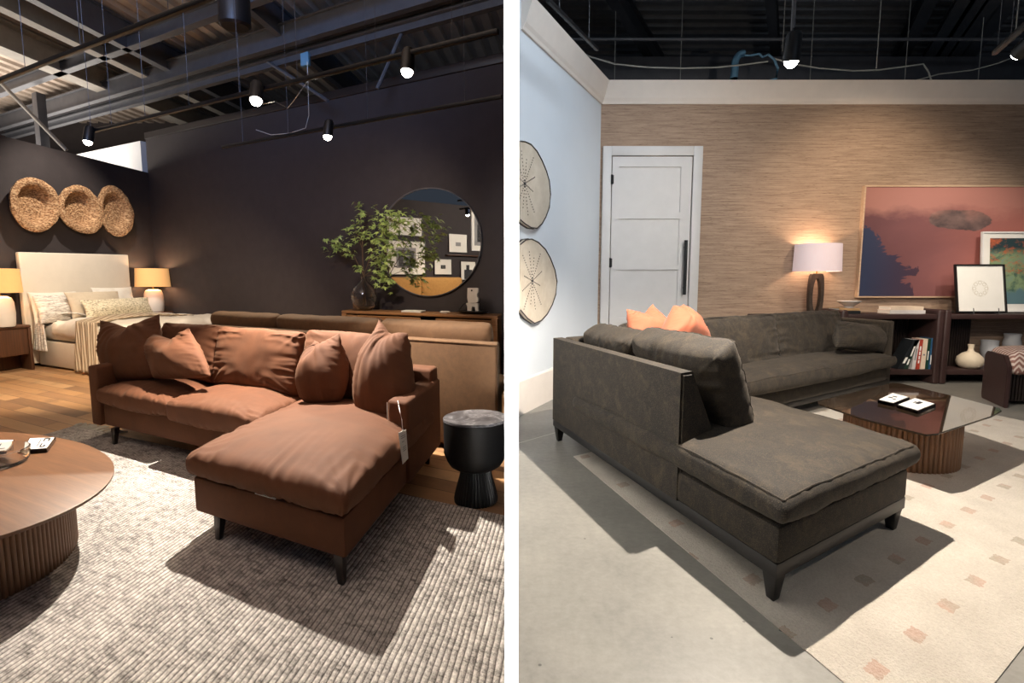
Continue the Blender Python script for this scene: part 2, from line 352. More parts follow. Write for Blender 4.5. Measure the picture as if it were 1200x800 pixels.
def puff(name, mat, O, U, V, W, n=26, pw=9, crown=.25, wr=.01, seed=1.0, parent=None, sag=0.03, edgew=.0, slump=None, rnd=.8, welt=0, welt_mat=None):
    """box cushion: U, V, W are half extents; crown swells both faces; wr wrinkles; sag rounds the sides"""
    O, U, V, W = Vector(O), Vector(U), Vector(V), Vector(W)
    bm = bmesh.new(); cache = {}
    nu = n; nw = 8
    def wpt(a, b, c):
        lu, lv, lw = U.length, V.length, W.length
        # rounding in metric space so corners stay even
        r = min(lu, lv, lw) * rnd
        def rd(x, l): return x * l
        P = [a * lu, b * lv, c * lw]; I = [max(-l + r, min(l - r, p)) for p, l in zip(P, (lu, lv, lw))]
        d = Vector([p - i for p, i in zip(P, I)])
        if d.length > 1e-9:
            q = (abs(d.x) ** 4 + abs(d.y) ** 4 + abs(d.z) ** 4) ** .25
            mx = max(abs(d.x), abs(d.y), abs(d.z))
            d = d * (mx / d.length) if pw < 5 else d * (mx / q)
        a2, b2, c2 = [(i + dd) / l for i, dd, l in zip(I, d, (lu, lv, lw))]
        cr = (1 + crown * (1 - abs(a2) ** 2.5) * (1 - abs(b2) ** 2.5)) * (1 - .12 * (abs(a2) ** 6 + abs(b2) ** 6) * 1)
        bulge = 1 + sag * (1 - c2 * c2)
        a3 = a2 * (1 + (bulge - 1) * abs(a2) ** 3); b3 = b2 * (1 + (bulge - 1) * abs(b2) ** 3)
        p = O + U * a3 + V * b3 + W * (c2 * cr)
        if wr:
            e = max(abs(a2), abs(b2)) ** 3
            nn = (nz(p, 4, seed) * 1.2 + nz(p, 9, seed) * .7) * wr
            # gathers: folds run inward from the seams
            t = b2 * lv if abs(a2) * lu / max(lu, lv) > abs(b2) * lv / max(lu, lv) else a2 * lu
            g = (.5 - abs(noise.noise(Vector((t * 15, seed * 5, c2 * .3 + max(abs(a2), abs(b2)))))) * 2.2) * wr * (.5 + edgew * 1.1) * e * (.35 + abs(c2))
            fld = noise.noise(Vector((math.atan2(1.02 - abs(b2), 1.02 - abs(a2)) * 5 + (a2 > 0) * 3 + (b2 > 0) * 7, seed, 1))) * wr * (abs(a2) * abs(b2)) ** 1.5 * 2 * edgew
            g += fld
            p = p + W.normalized() * (1 if c2 > 0 else -1) * (nn + g) * (1 - .3 * abs(c2)) + U.normalized() * nz(p, 6, seed + 4) * wr * .6 + V.normalized() * nz(p, 6, seed + 9) * wr * .6
        if slump: p = slump(p, a2, b2, c2)
        return p
    def vert(a, b, c):
        k = (round(a, 4), round(b, 4), round(c, 4))
        if k in cache: return cache[k]
        v = bm.verts.new(wpt(a, b, c)); cache[k] = v; return v
    def cs(k): return [-math.cos(PI * i / k) * .35 + (2 * i / k - 1) * .65 for i in range(k + 1)]
    Us, Ws = cs(nu), cs(nw)
    def face(fn, X, Y):
        g = [[fn(x, y) for y in Y] for x in X]
        for i in range(len(X) - 1):
            for j in range(len(Y) - 1):
                try: bm.faces.new((g[i][j], g[i + 1][j], g[i + 1][j + 1], g[i][j + 1]))
                except ValueError: pass
    for c in (-1, 1): face(lambda x, y: vert(x, y, c), Us, Us)
    for c in (-1, 1): face(lambda x, y: vert(c, x, y), Us, Ws)
    for c in (-1, 1): face(lambda x, y: vert(x, c, y), Us, Ws)
    o = finish(bm, name, mat, parent, angle=80)
    if welt:
        seq = [(-1 + 2 * i / 24, -1) for i in range(24)] + [(1, -1 + 2 * i / 24) for i in range(24)] + [(1 - 2 * i / 24, 1) for i in range(24)] + [(-1, 1 - 2 * i / 24) for i in range(25)]
        b2 = bmesh.new(); pts = []
        for (a, b) in seq:
            pts.append(wpt(a, b, 1.0))
        tube(b2, pts, welt, 6, cap=False); finish(b2, 'piping', welt_mat or mat, o)
    return o
def pillow(name, mat, O, U, V, W, n=44, chop=.25, pinch=.1, wr=.012, seed=1.0, parent=None, round_=.5):
    """knife-edge throw pillow: U half width, V half height (up), W half thickness; chop dents the top edge"""
    O, U, V, W = Vector(O), Vector(U), Vector(V), Vector(W)
    bm = bmesh.new(); lv = V.length
    gr = []
    for s in (1, -1):
        g = []
        for i in range(n + 1):
            rowv = []
            for j in range(n + 1):
                a = -math.cos(PI * i / n) * .5 + (2 * i / n - 1) * .5; b = -math.cos(PI * j / n) * .5 + (2 * j / n - 1) * .5
                th = (max(0, (1 - a * a)) * max(0, (1 - b * b))) ** round_
                x = a * (1 - pinch * (1 - b * b) * abs(a)); y = b * (1 - pinch * (1 - a * a) * abs(b))
                dent = math.exp(-(a / .42) ** 2) * max(0, (b + .6) / 1.6) ** 1.6
                y -= chop * dent
                wz = th * (1 + .35 * math.exp(-(b + .35) ** 2 / .5)) - .0
                wz *= (1 - .45 * chop / .25 * math.exp(-(a / .22) ** 2) * max(0, b) ** 1.5) if chop else 1
                p = O + U * x + V * y + W * (s * wz)
                if wr and th > 0:
                    ang = math.atan2(a, (1.0 - b) + .25)
                    fold = noise.noise(Vector((ang * 7, seed * 3.3, s * 2))) * math.exp(-((1 - b) / .9)) * 1.0
                    crn = noise.noise(Vector((math.atan2(abs(b) - 1.05, abs(a) - 1.05) * 9, seed, 3 * s + (a > 0) + 2 * (b > 0)))) * max(abs(a), .0) ** 2 * max(abs(b), 0) ** 1
                    gather = noise.noise(Vector((b * 11, a * 1.5, seed * 2))) * abs(a) ** 3
                    p += W.normalized() * s * wr * (fold * 1.6 + crn * 1.6 + gather * 1.3 + nz(p, 7, seed) * 1.1) * min(1, th * 2.2)
                if s == -1 and (i in (0, n) or j in (0, n)): rowv.append(gr[0][i][j])
                else: rowv.append(bm.verts.new(p))
            g.append(rowv)
        gr.append(g)
        for i in range(n):
            for j in range(n):
                q = (g[i][j], g[i + 1][j], g[i + 1][j + 1], g[i][j + 1])
                bm.faces.new(q if s == 1 else q[::-1])
    o = finish(bm, name, mat, parent, angle=120)
    return o
def pillow4(name, mat, C4, th, n=48, chop=.25, bow=.05, wr=.012, seed=1.0, parent=None, flat=.5, cx=0.0):
    """throw pillow between four world corners (top-left, top-right, bottom-right, bottom-left); chop dents the top edge"""
    TL, TR, BR, BL = [Vector(c) for c in C4]
    W = (TR - TL + BR - BL).cross(TL - BL + TR - BR).normalized()
    if W.y > 0: W = -W
    cen = (TL + TR + BR + BL) / 4; Vh = ((TL + TR) - (BL + BR)) / 4
    def bl(a, b):
        s, t = (a + 1) / 2, (b + 1) / 2
        return (BL * (1 - s) + BR * s) * (1 - t) + (TL * (1 - s) + TR * s) * t
    bm = bmesh.new(); gr = []
    for s in (1, -1):
        g = []
        for i in range(n + 1):
            rowv = []
            for j in range(n + 1):
                a = -math.cos(PI * i / n) * .45 + (2 * i / n - 1) * .55; b = -math.cos(PI * j / n) * .45 + (2 * j / n - 1) * .55
                t0 = max(0, 1 - a * a) * max(0, 1 - b * b); t = t0 ** (flat + .22 * max(0, b) ** 2)
                x = a * (1 + bow * (1 - b * b) * (.75 - .5 * b)); y = b * (1 + (bow if b < 0 else 0) * (1 - a * a))
                dent = math.exp(-((a - cx) / .38) ** 2) * max(0, (b + .7) / 1.7) ** 2.2
                y -= chop * 2 * (.35 * dent + .65 * max(0, 1 - (abs(a - cx) ** 1.25)) * max(0, (b + .5) / 1.5) ** 2)
                wz = t * (1 + .3 * math.exp(-((b + .3) ** 2) / .5)) * (1 - .55 * min(1, chop * 3) * math.exp(-((a - cx) / .2) ** 2) * max(0, b + .1) ** 1.2)
                p = bl(x, y) + W * (s * wz * th / 2)
                # folds fan out from the chop, gathers run in from the side seams
                ang = math.atan2(a - cx, 1.25 - b)
                fold = (abs(noise.noise(Vector((ang * 4.5, seed * 3.3, s)))) * 2 - .5) * math.exp(-((1 - b) / 1.1))
                gat = (abs(noise.noise(Vector((b * 8 + seed, a * 1.2, s * 4)))) * 2 - .5) * abs(a) ** 4
                bot = (abs(noise.noise(Vector((a * 7 + seed, 4, s * 4)))) * 2 - .5) * max(0, -b) ** 4
                soft = noise.noise(Vector((a * 1.8 + seed, b * 1.8, s * 3))) * 1.3
                p += W * s * wr * (fold * 2.0 + gat * 1.6 + bot * 1.4 + soft) * min(1, t * 2.5)
                if s == -1 and (i in (0, n) or j in (0, n)): rowv.append(gr[0][i][j])
                else: rowv.append(bm.verts.new(p))
            g.append(rowv)
        gr.append(g)
        for i in range(n):
            for j in range(n):
                q = (g[i][j], g[i + 1][j], g[i + 1][j + 1], g[i][j + 1]); bm.faces.new(q if s == 1 else q[::-1])
    return finish(bm, name, mat, parent, angle=120)
def taper_leg(bm, c, top, bot, z0, z1, fr=None, shift=(0, 0)):
    A = fr.A3() if fr else Vector((1, 0, 0)); B = fr.B3() if fr else Vector((0, 1, 0)); c = Vector((c[0], c[1], 0))
    pts = []
    sh = A * shift[0] + B * shift[1]
    for (h, z, o) in ((bot, z0, sh), (top, z1, Vector((0, 0, 0)))):
        for sx, sy in ((-1, -1), (1, -1), (1, 1), (-1, 1)): pts.append(c + o + A * (sx * h) + B * (sy * h) + Vector((0, 0, z)))
    return hexa(bm, pts, min(bot, top) * .25, 2)
def spot(name, loc, tgt, watts, ang=60, blend=.5, col=(1, .8, .6), r=.03):
    d = bpy.data.lights.new(name, 'SPOT'); d.energy = watts; d.spot_size = math.radians(ang); d.spot_blend = blend; d.color = col; d.shadow_soft_size = r
    o = bpy.data.objects.new(name, d); COL.objects.link(o); o.location = loc
    o.rotation_euler = (Vector(tgt) - Vector(loc)).to_track_quat('-Z', 'Y').to_euler(); return o
def point(name, loc, watts, col=(1, .75, .5), r=.05):
    d = bpy.data.lights.new(name, 'POINT'); d.energy = watts; d.color = col; d.shadow_soft_size = r
    o = bpy.data.objects.new(name, d); COL.objects.link(o); o.location = loc; return o
def area(name, loc, tgt, watts, sx, sy, col=(1, 1, 1)):
    d = bpy.data.lights.new(name, 'AREA'); d.shape = 'RECTANGLE'; d.size = sx; d.size_y = sy; d.energy = watts; d.color = col
    o = bpy.data.objects.new(name, d); COL.objects.link(o); o.location = loc
    o.rotation_euler = (Vector(tgt) - Vector(loc)).to_track_quat('-Z', 'Y').to_euler(); return o
# ================================================================ LEFT ROOM
def onv(fr, px, py, v): return Vp(px, py, fr.w(0, v), fr.A)
def onu(fr, px, py, u): return Vp(px, py, fr.w(u, 0), fr.B)
WV, WU = 5.02, -7.80
XL, XR = -.020, .018            # faces of the partition between the two display rooms
Y0 = 1.2
# floors
def flatpoly(name, mat, pts, z0, z1, kind=None, bev=0):
    bm = bmesh.new(); prism(bm, [Vector((p[0], p[1], z0)) for p in pts], (0, 0, z1 - z0), bev); o = finish(bm, name, mat)
    if kind: o['kind'] = kind
    return o
def uAtX(fr, v, x): return (x - fr.O.x - fr.B.x * v) / fr.A.x
wbR = L.w(uAtX(L, WV, XL), WV); wbL = L.w(WU, WV); wbFar = L.w(-13, WV)
flatpoly('floor', 'plank_floor', [(XL, -3), (XL, wbR.y + .3), L.w(WU - 5, WV + .3), L.w(WU - 5, -6)], -.05, 0, 'structure')
# back wall and left wall
def wall(name, mat, a, b, thick, z1, z0=0):
    a, b = Vector(a[:2]), Vector(b[:2]); d = (b - a).normalized(); n = Vector((-d.y, d.x)) * thick
    bm = bmesh.new(); prism(bm, [Vector((p[0], p[1], z0)) for p in (a, b, b + n, a + n)], (0, 0, z1 - z0)); o = finish(bm, name, mat, smooth=False); return struct(o)
wall('wall_back', 'dark_wall_paint', wbR, wbL, -.2, 3.98)
wall('wall_left', 'dark_wall_paint', L.w(WU, WV), L.w(WU, -5.6), -.18, 3.36)
wall('wall_annex', 'white_paint', L.w(WU - .2, WV + .01), L.w(WU - 5, WV + .01), -.2, 3.98)
o = FB('trim_1', 'dark_leg_wood', L, WU, uAtX(L, WV, XL) - .02, WV - .03, WV + .22, 3.98, 4.1, .01); struct(o)
# added wall in place of a white dividing strip: dark on the left, white on its end and right side
bm = bmesh.new(); prism(bm, [Vector(p) for p in ((XL + .003, Y0, 0), (XR - .003, Y0, 0), (XR - .003, 7.32, 0), (XL + .003, 7.32, 0))], (0, 0, 5.2))
o = finish(bm, 'wall_added', ['partition_white', 'dark_wall_paint', 'cool_wall_paint'], smooth=False)
for p in o.data.polygons:
    if p.normal.x < -.9: p.material_index = 1
    elif p.normal.x > .9: p.material_index = 2
struct(o)
# ceiling deck (corrugated) clipped at the partition
def deck(name, mat, fr, u0, u1, v0, v1, z, pitch, h, along='v', clipx=None, side=-1, split=None):
    bm = bmesh.new(); prof = []
    n = int((u1 - u0) / pitch)
    for i in range(n):
        a = u0 + i * pitch
        prof += [(a, z), (a + pitch * .45, z), (a + pitch * .55, z + h), (a + pitch * .9, z + h)]
    rows = []
    for (a, zz) in prof:
        p, q = (fr.w(a, v0, zz), fr.w(a, v1, zz)) if along == 'v' else (fr.w(v0, a, zz), fr.w(v1, a, zz))
        rows.append((bm.verts.new(p), bm.verts.new(q)))
    for i in range(len(rows) - 1): bm.faces.new((rows[i][0], rows[i + 1][0], rows[i + 1][1], rows[i][1]))
    if clipx is not None:
        bmesh.ops.bisect_plane(bm, geom=list(bm.verts) + list(bm.edges) + list(bm.faces), plane_co=(clipx, 0, 0), plane_no=(1, 0, 0), clear_outer=side > 0, clear_inner=side < 0)
    o = finish(bm, name, mat, smooth=False); return struct(o)
deck('ceiling', 'deck_left', L, -14, 6, -3.5, 13, 5.2, .30, .07, 'v', XL, 1)
# beams: I sections; two points on the floor plan
def ibeam(name, mat, p, q, z, h=.35, w=.2, t=.02, mat2=None):
    p, q = Vector(p[:2]), Vector(q[:2]); d = (q - p).normalized(); n = Vector((-d.y, d.x, 0)); D3 = Vector((q.x - p.x, q.y - p.y, 0))
    pr = [(-w / 2, 0), (w / 2, 0), (w / 2, t), (t / 2, t), (t / 2, h - t), (w / 2, h - t), (w / 2, h), (-w / 2, h), (-w / 2, h - t), (-t / 2, h - t), (-t / 2, t), (-w / 2, t)]
    bm = bmesh.new(); prism(bm, [Vector((p.x, p.y, z)) + n * a + Vector((0, 0, b)) for a, b in pr], D3)
    return struct(finish(bm, name, mat, smooth=False))
def clipseg(fr, u, v0, v1): return fr.w(u, v0), fr.w(u, v1)
BZ = 4.75
for i, (px, py, w, mt) in enumerate(((118, 106, .42, 'cream_steel'), (140, 77, .26, 'cream_steel'), (146, 57, .2, 'steel'), (300, 20, .1, 'steel'))):
    u, v = L.uv(F(px, py, BZ)); w = (.3, .17, .13, .1)[i]
    a, b = clipseg(L, u, -3, 12); ibeam('trim_%d' % (2 + i), mt, a, b, BZ, .42, w, .03)
k = 6
for (px, py, z, w, h, mt) in ((212, 90, 4.6, .1, .3, 'steel'), (354, 72, 4.55, .05, .3, 'steel'), (207, 38, 4.75, .12, .2, 'steel'), (60, 150, 4.5, .08, .2, 'steel'), (420, 45, 4.6, .2, .35, 'steel')):
    u, v = L.uv(F(px, py, z)); ur = uAtX(L, v, XL - .05)
    ibeam('trim_%d' % k, mt, L.w(-13, v), L.w(ur, v), z, h, w, .02); k += 1
# steel column and braces in the space beyond the left wall
for (a, b, r) in (((45, 165), (45, 100), .07),):
    p = L.w(WU - 2.2, WV - .9); pz = F(45, 110, 4.6); uu, vv = L.uv(pz)
    o = FB('trim_%d' % k, 'steel', L, uu - .09, uu + .09, vv - .09, vv + .09, 0, 4.6, .01); struct(o); k += 1
bm = bmesh.new(); a = Vector((*F(0, 96, 4.5), 4.5)); b = Vp(78, 176, L.w(WU - .35, 0), L.B); tube(bm, [a, b], .03); struct(finish(bm, 'trim_%d' % k, 'cream_steel')); k += 1
a = F(8, 67, 4.6); b = F(80, 115, 4.6)
for (x0, y0, x1, y1) in ((307, 68, 384, 118), (478, 22, 442, 104)):
    bm = bmesh.new(); a = Vector((*F(x0, y0, 4.7), 4.7)); b = onv(L, x1, y1, WV - .5); tube(bm, [a, b], .025); struct(finish(bm, 'trim_%d' % k, 'steel')); k += 1

# ---- track lights
def track_rail(label, a, b, z, stems):
    """a, b floor points"""
    a, b = Vector(a[:2]), Vector(b[:2]); mid = (a + b) / 2
    t = thing('track_rail', label, 'light track', (mid.x, mid.y, z))
    d = (b - a).normalized(); fr = Fr(a, d, Vector((-d.y, d.x)))
    ln = (b - a).length
    FB('rail', 'black_metal', fr, 0, ln, -.015, .015, z, z + .03, .004, t)
    for s in stems:
        p = fr.w(ln * s, 0, z + .03); bm = bmesh.new(); tube(bm, [p, Vector((p.x, p.y, 5.18))], .002, 6); finish(bm, 'hanging_wire', 'steel', t)
    return t
def head(label, p, aim, scale=1.0, rail_z=None, group=None):
    """track spotlight: adapter, yoke, can, glowing lens"""
    p = Vector(p); d = (Vector(aim) - p).normalized()
    t = thing('track_spotlight', label, 'spotlight', (p.x, p.y, p.z), group)
    a = d.cross(Vector((0, 0, 1))).normalized() if abs(d.z) < .99 else Vector((1, 0, 0)); b = d.cross(a)
    s = scale
    bm = bmesh.new(); lathe(bm, [(.0, -.15 * s), (.032 * s, -.15 * s), (.042 * s, -.13 * s), (.046 * s, .0), (.040 * s, .0), (.037 * s, -.02 * s), (.0, -.025 * s)], p, a, b, d, 24, closed=True); finish(bm, 'can', 'black_metal', t)
    bm = bmesh.new(); lathe(bm, [(0, -.012 * s), (.036 * s, -.012 * s), (.037 * s, .002 * s), (.03 * s, .02 * s), (.016 * s, .032 * s), (.0, .036 * s)], p, a, b, d, 24, closed=True); finish(bm, 'lens', 'track_lens', t)
    top = p - d * .08 * s + Vector((0, 0, (.09 * s) if rail_z is None else 0)); 
    if rail_z is not None: top.z = rail_z + .003
    bm = bmesh.new(); tube(bm, [p - d * .08 * s, p - d * .1 * s + Vector((0, 0, .03 * s)), top], .009 * s, 8); finish(bm, 'bracket', 'black_metal', t)
    return t
TZ = 2.72
l1 = Vector((*F(300, 118, 2.62), 2.62)); l2 = Vector((*F(477, 84, 2.62), 2.62)); l3 = Vector((*F(103, 166, 2.62), 2.62)); l4 = Vector((*F(384, 160, 2.62), 2.62))
tv = L.uv(F(300, 109, TZ))[1]
track_rail('long black ceiling track carrying three lit spotlights above the brown sofa', L.w(L.uv(F(100, 157, TZ))[0], tv), L.w(uAtX(L, tv, XL - .06), tv), TZ, (.02, .1, .22, .36, .5, .64, .8, .93))
tv4 = L.uv(F(384, 152, TZ))[1]
track_rail('thin black ceiling track low along the dark wall, one lit spotlight', L.w(L.uv(F(300, 165, TZ))[0] - .6, tv4), L.w(uAtX(L, tv4, XL - .06), tv4), TZ, (.1, .3, .6, .9))
tv1 = L.uv(F(120, 50, TZ + .1))[1]
track_rail('black ceiling track crossing the upper left corner of the left room', L.w(L.uv(F(0, 95, TZ + .1))[0] - .8, tv1), L.w(L.uv(F(262, -4, TZ + .1))[0] + .5, tv1), TZ + .1, (.3, .5, .75))
head('brightest track spotlight, centre of the long track above the brown sofa', l1, l1 + Vector((.1, -.45, -1)), 1.1, TZ)
head('track spotlight at right on the long track, nearest the round mirror', l2, l2 + Vector((-.05, -.2, -1)), 1, TZ)
head('small track spotlight at the left end of the long track', l3, l3 + Vector((-.1, -.15, -1)), 1, TZ)
head('track spotlight on the low track against the dark wall', l4, l4 + Vector((-.1, -.1, -1)), 1, TZ)
# hanging black cylinder
p = F(275, 18, 3.6); t = thing('ceiling_speaker', 'black cylinder hanging from the ceiling at the top of the left room', 'speaker', (p.x, p.y, 3.5))
bm = bmesh.new(); lathe(bm, [(0, 3.50), (.11, 3.50), (.13, 3.52), (.13, 3.86), (.12, 3.88), (0, 3.88)], (p.x, p.y, 0), n=32, closed=True); finish(bm, 'can', 'black_metal', t)
bm = bmesh.new(); tube(bm, [(p.x, p.y, 3.87), (p.x, p.y, 5.18)], .012, 8); finish(bm, 'rod', 'black_metal', t)
# junction box and loose cables
p = onv(L, 358, 70, 3.3); q = onv(L, 362, 100, 3.3)
bm = bmesh.new(); pts = [onv(L, x, y, 3.4) for x, y in ((360, 72), (361, 100), (362, 135), (358, 150), (340, 156), (318, 158), (300, 152))]
tube(bm, pts, .004, 6); tag(finish(bm, 'cable', 'cable'), 'thin grey cable drooping below the junction box near the mirror track', 'cable')
bm = bmesh.new(); pts = [Vector((*F(x, y, z), z)) for x, y, z in ((308, 122, 2.64), (322, 119, 2.6), (332, 124, 2.6), (337, 127, 2.62), (350, 110, 2.7), (366, 87, 2.9))]
tube(bm, pts, .0025, 6); tag(finish(bm, 'cable', 'cable'), 'pale cable kinked beside the brightest track spotlight', 'cable')
p = Vector((*F(358, 70, 4.46), 4.46)); FB('junction_box', 'blue_duct', Fr(p, L.A, L.B), -.08, .08, -.04, .04, 4.37, 4.55, .01)
tag(bpy.data.objects['junction_box'], 'pale blue grey junction box under a ceiling beam', 'box')

# ---- brown sectional sofa
t = sofa = thing('sectional_sofa', 'rust brown velvet sectional sofa with chaise on the grey looped rug', 'sofa', L.w(-1.5, .9, 0))
SB = 1.64
FB('base', 'brown_velvet', L, -1.04, 0, 0, SB, .13, .315, .02, t)
FB('base', 'brown_velvet', L, -3.05, -1.045, .72, SB, .13, .315, .02, t)
FB('armrest', 'brown_velvet', L, -3.18, -3.05, .68, SB, .13, .615, .022, t, 3)
FB('armrest', 'brown_velvet', L, -.13, .02, .86, SB, .13, .615, .022, t, 3)
FB('backrest_frame', 'brown_velvet', L, -3.17, -.0, SB - .16, SB + .01, .2, .70, .025, t, 3)
def Lhex(u0, u1, v0, v1, z0, z1):
    return (L.w((u0 + u1) / 2, (v0 + v1) / 2, (z0 + z1) / 2), L.A3((u1 - u0) / 2), L.B3((v1 - v0) / 2), Vector((0, 0, (z1 - z0) / 2)))
puff('seat_cushion', 'brown_velvet', *Lhex(-3.045, -2.085, .66, 1.44, .31, .455), n=60, crown=.62, wr=.008, seed=1, parent=t, edgew=1.2, sag=.015)
puff('seat_cushion', 'brown_velvet', *Lhex(-2.045, -1.075, .62, 1.44, .31, .465), n=60, crown=.68, wr=.009, seed=2, parent=t, edgew=1.5, sag=.015)
puff('chaise_cushion', 'brown_velvet', *Lhex(-1.05, .01, -.01, 1.42, .31, .465), n=80, crown=.80, wr=.005, seed=3, parent=t, edgew=2.2, sag=.04)
def lean(fr, u0, u1, v, z0, h, tilt, th, crown=.0):
    tl = math.radians(tilt); up = fr.B3(math.sin(tl)) + Vector((0, 0, math.cos(tl))); nn = fr.B3(-math.cos(tl)) + Vector((0, 0, math.sin(tl)))
    O = fr.w((u0 + u1) / 2, v, z0) + up * h / 2
    return O, fr.A3((u1 - u0) / 2), up * h / 2, nn * th / 2
puff('back_cushion', 'brown_velvet', *lean(L, -2.86, -2.05, 1.22, .47, .46, 18, .2), crown=.45, wr=.012, seed=4, parent=t, edgew=1.3, n=50)
puff('back_cushion', 'brown_velvet', *lean(L, -2.04, -1.10, 1.19, .47, .46, 18, .2), crown=.45, wr=.014, seed=5, parent=t, edgew=1.5, n=50)
puff('back_cushion', 'brown_velvet', *lean(L, -1.08, -.16, 1.24, .47, .47, 18, .2), crown=.45, wr=.012, seed=6, parent=t, edgew=1.2, n=50)
for (px, py, sx, sy) in ((400, 683, -1, 1), (260, 632, 1, 1), (137, 521, 1, 1)):
    c = F(px, py, 0); bm = bmesh.new(); taper_leg(bm, c, .028, .017, 0.008, .14, L, (-.01 * sx, -.01)); finish(bm, 'leg', 'dark_leg_wood', t)
for (u, v) in ((-.08, 1.56), (-3.08, 1.56), (-1.0, 1.56)):
    bm = bmesh.new(); taper_leg(bm, L.w(u, v), .028, .017, 0, .14, L, (0, .01)); finish(bm, 'leg', 'dark_leg_wood', t)
# thin pale thread-edge along the arm and the dust-cover strip
bm = bmesh.new(); tube(bm, [L.w(-.128, .862, .45), L.w(-.128, .858, .60)], .0025, 6); o = finish(bm, 'piping', 'paper', t); o['label'] = 'pale edge piping on the arm front'
bm = bmesh.new(); fbox(bm, L, -.56, -.42, -.002, .03, .3155, .3195); o = finish(bm, 'liner_tab', 'paper', t); o['label'] = 'white lining tab showing under the chaise cushion'
# hang tag
tg = thing('price_tag', 'white paper price tag hanging on a string from the sofa arm', 'tag', L.w(.02, .85, .3))
a = L.w(-.02, .855, .615)
P = [onu(L, 469, 484, .035), onu(L, 471, 492, .04), onu(L, 472, 506, .04)]
bm = bmesh.new(); tube(bm, [L.w(-.05, .86, .618)] + P, .002, 6); finish(bm, 'string', 'paper', tg)
cs_ = [onu(L, 467, 507, .04), onu(L, 476, 503, .04), onu(L, 478.5, 537, .04), onu(L, 472, 544, .04)]
bm = bmesh.new(); prism(bm, cs_, L.A3(-.0025)); card = finish(bm, 'card', 'paper', tg)
bm = bmesh.new()
for i, (f0, f1, h) in enumerate(((.2, .8, .14), (.2, .8, .2), (.25, .6, .32), (.3, .8, .5), (.3, .8, .56), (.3, .8, .62))):
    a = cs_[0].lerp(cs_[3], h).lerp(cs_[1].lerp(cs_[2], h), f0); b = cs_[0].lerp(cs_[3], h).lerp(cs_[1].lerp(cs_[2], h), f1)
    off = L.A3(.0005); prism(bm, [a + off, b + off, b + off + Vector((0, 0, -.003)), a + off + Vector((0, 0, -.003))], L.A3(.0008))
finish(bm, 'print', 'grey_ink', card)
# throw pillows on the brown sofa
def LP(label, px, py, v, wpx, hpx, tilt, yaw, th, chop, seed, roll=0, name='throw_pillow', mat='brown_velvet', fr=L, cat='pillow', pinch=.08, wr=.012, grp=None):
    O = onv(fr, px, py, v); k = O.y / FX
    a = Vector((math.cos(yaw), math.sin(yaw), 0)); tl = math.radians(tilt)
    nrm = Vector((a.y, -a.x, 0)); up = Vector((0, 0, math.cos(tl))) - nrm * math.sin(tl); nn = nrm * math.cos(tl) + Vector((0, 0, math.sin(tl)))
    rr = math.radians(roll); U = a * math.cos(rr) + up * math.sin(rr); V = up * math.cos(rr) - a * math.sin(rr)
    o = pillow(name, mat, O, U * wpx / 2 * k, V * hpx / 2 * k / math.cos(tl), nn * th / 2, chop=chop, pinch=pinch, wr=wr, seed=seed)
    return tag(o, label, cat, grp)
def P4(label, px4, vb, vt, th, chop, seed, mat='brown_velvet', fr=L, wr=.012, bow=.05, name='throw_pillow', cx=0):
    C4 = [Vp(x, y, fr.w(0, v), fr.A) for (x, y), v in zip(px4, (vt, vt, vb, vb))]
    return tag(pillow4(name, mat, C4, th, chop=chop, seed=seed, wr=wr, bow=bow, cx=cx), label, 'pillow')
P4('large brown velvet pillow leaning on the left arm, creased at its top edge', [(117, 375), (187, 368), (186, 440), (125, 450)], .92, 1.12, .22, .17, 11)
P4('smaller brown velvet pillow in front of the left back cushion', [(173, 391), (221, 383), (247, 441), (180, 443)], .86, 1.02, .19, .2, 12, cx=.1)
P4('small brown velvet pillow at the back left of the chaise', [(368, 397), (398, 391), (398, 468), (352, 466)], .98, 1.16, .24, .13, 13, bow=.24, cx=-.2)
P4('large brown velvet pillow with chopped top leaning in the chaise corner', [(444, 373), (478, 391), (474, 486), (418, 478)], 1.02, 1.3, .3, .10, 14, bow=.30, cx=-.1)
# ---- tan sofa seen from behind, beyond the brown one
TV = 1.92
t = thing('tan_sofa', 'long tan woven sofa turned with its back to the brown sofa', 'sofa', L.w(-2.0, TV + .5, 0))
tr = uAtX(L, TV, XL) - .10
TL0 = L.uv(onv(L, 238, 378, TV + .1))[0]
print('TL0', TL0)
FB('back_panel', 'tan_fabric', L, TL0, tr, TV, TV + .16, .05, .845, .02, t, 3)
FB('base', 'tan_fabric', L, TL0, tr - .1, TV + .1, TV + 1.0, .05, .33, .02, t)
FB('armrest', 'tan_fabric', L, TL0 - .15, TL0, TV, TV + 1.0, .05, .62, .02, t)
bm = bmesh.new(); fbox(bm, L, TL0, tr, TV - .004, TV + .004, .828, .842, .003); finish(bm, 'seam', 'tan_fabric', t)
e = [-4.0, -2.72, -1.62, -.72, tr - .02]
cuts = []
for px in (329, 449):
    cuts.append(L.uv(onv(L, px, 378, TV + .28))[0])
cuts = [TL0 + .02] + cuts + [tr - .08]
for i in range(3):
    puff('back_cushion', 'tan_fabric', *lean(L, cuts[i] + .01, cuts[i + 1] - .01, TV + .36, .45, .52, -12, .2), crown=.3, wr=.01, seed=20 + i, parent=t, edgew=.3)
for i in range(2):
    puff('seat_cushion', 'tan_fabric', *Lhex(TL0 + .02 + (tr - TL0) * .5 * i, TL0 + (tr - TL0) * .5 * (i + 1) - .06, TV + .3, TV + 1.0, .32, .46), crown=.3, wr=.006, seed=26 + i, parent=t)
for u in (TL0, tr - .2):
    for v in (TV + .08, TV + .9):
        bm = bmesh.new(); taper_leg(bm, L.w(u, v), .025, .02, 0, .06, L); finish(bm, 'leg', 'dark_leg_wood', t)

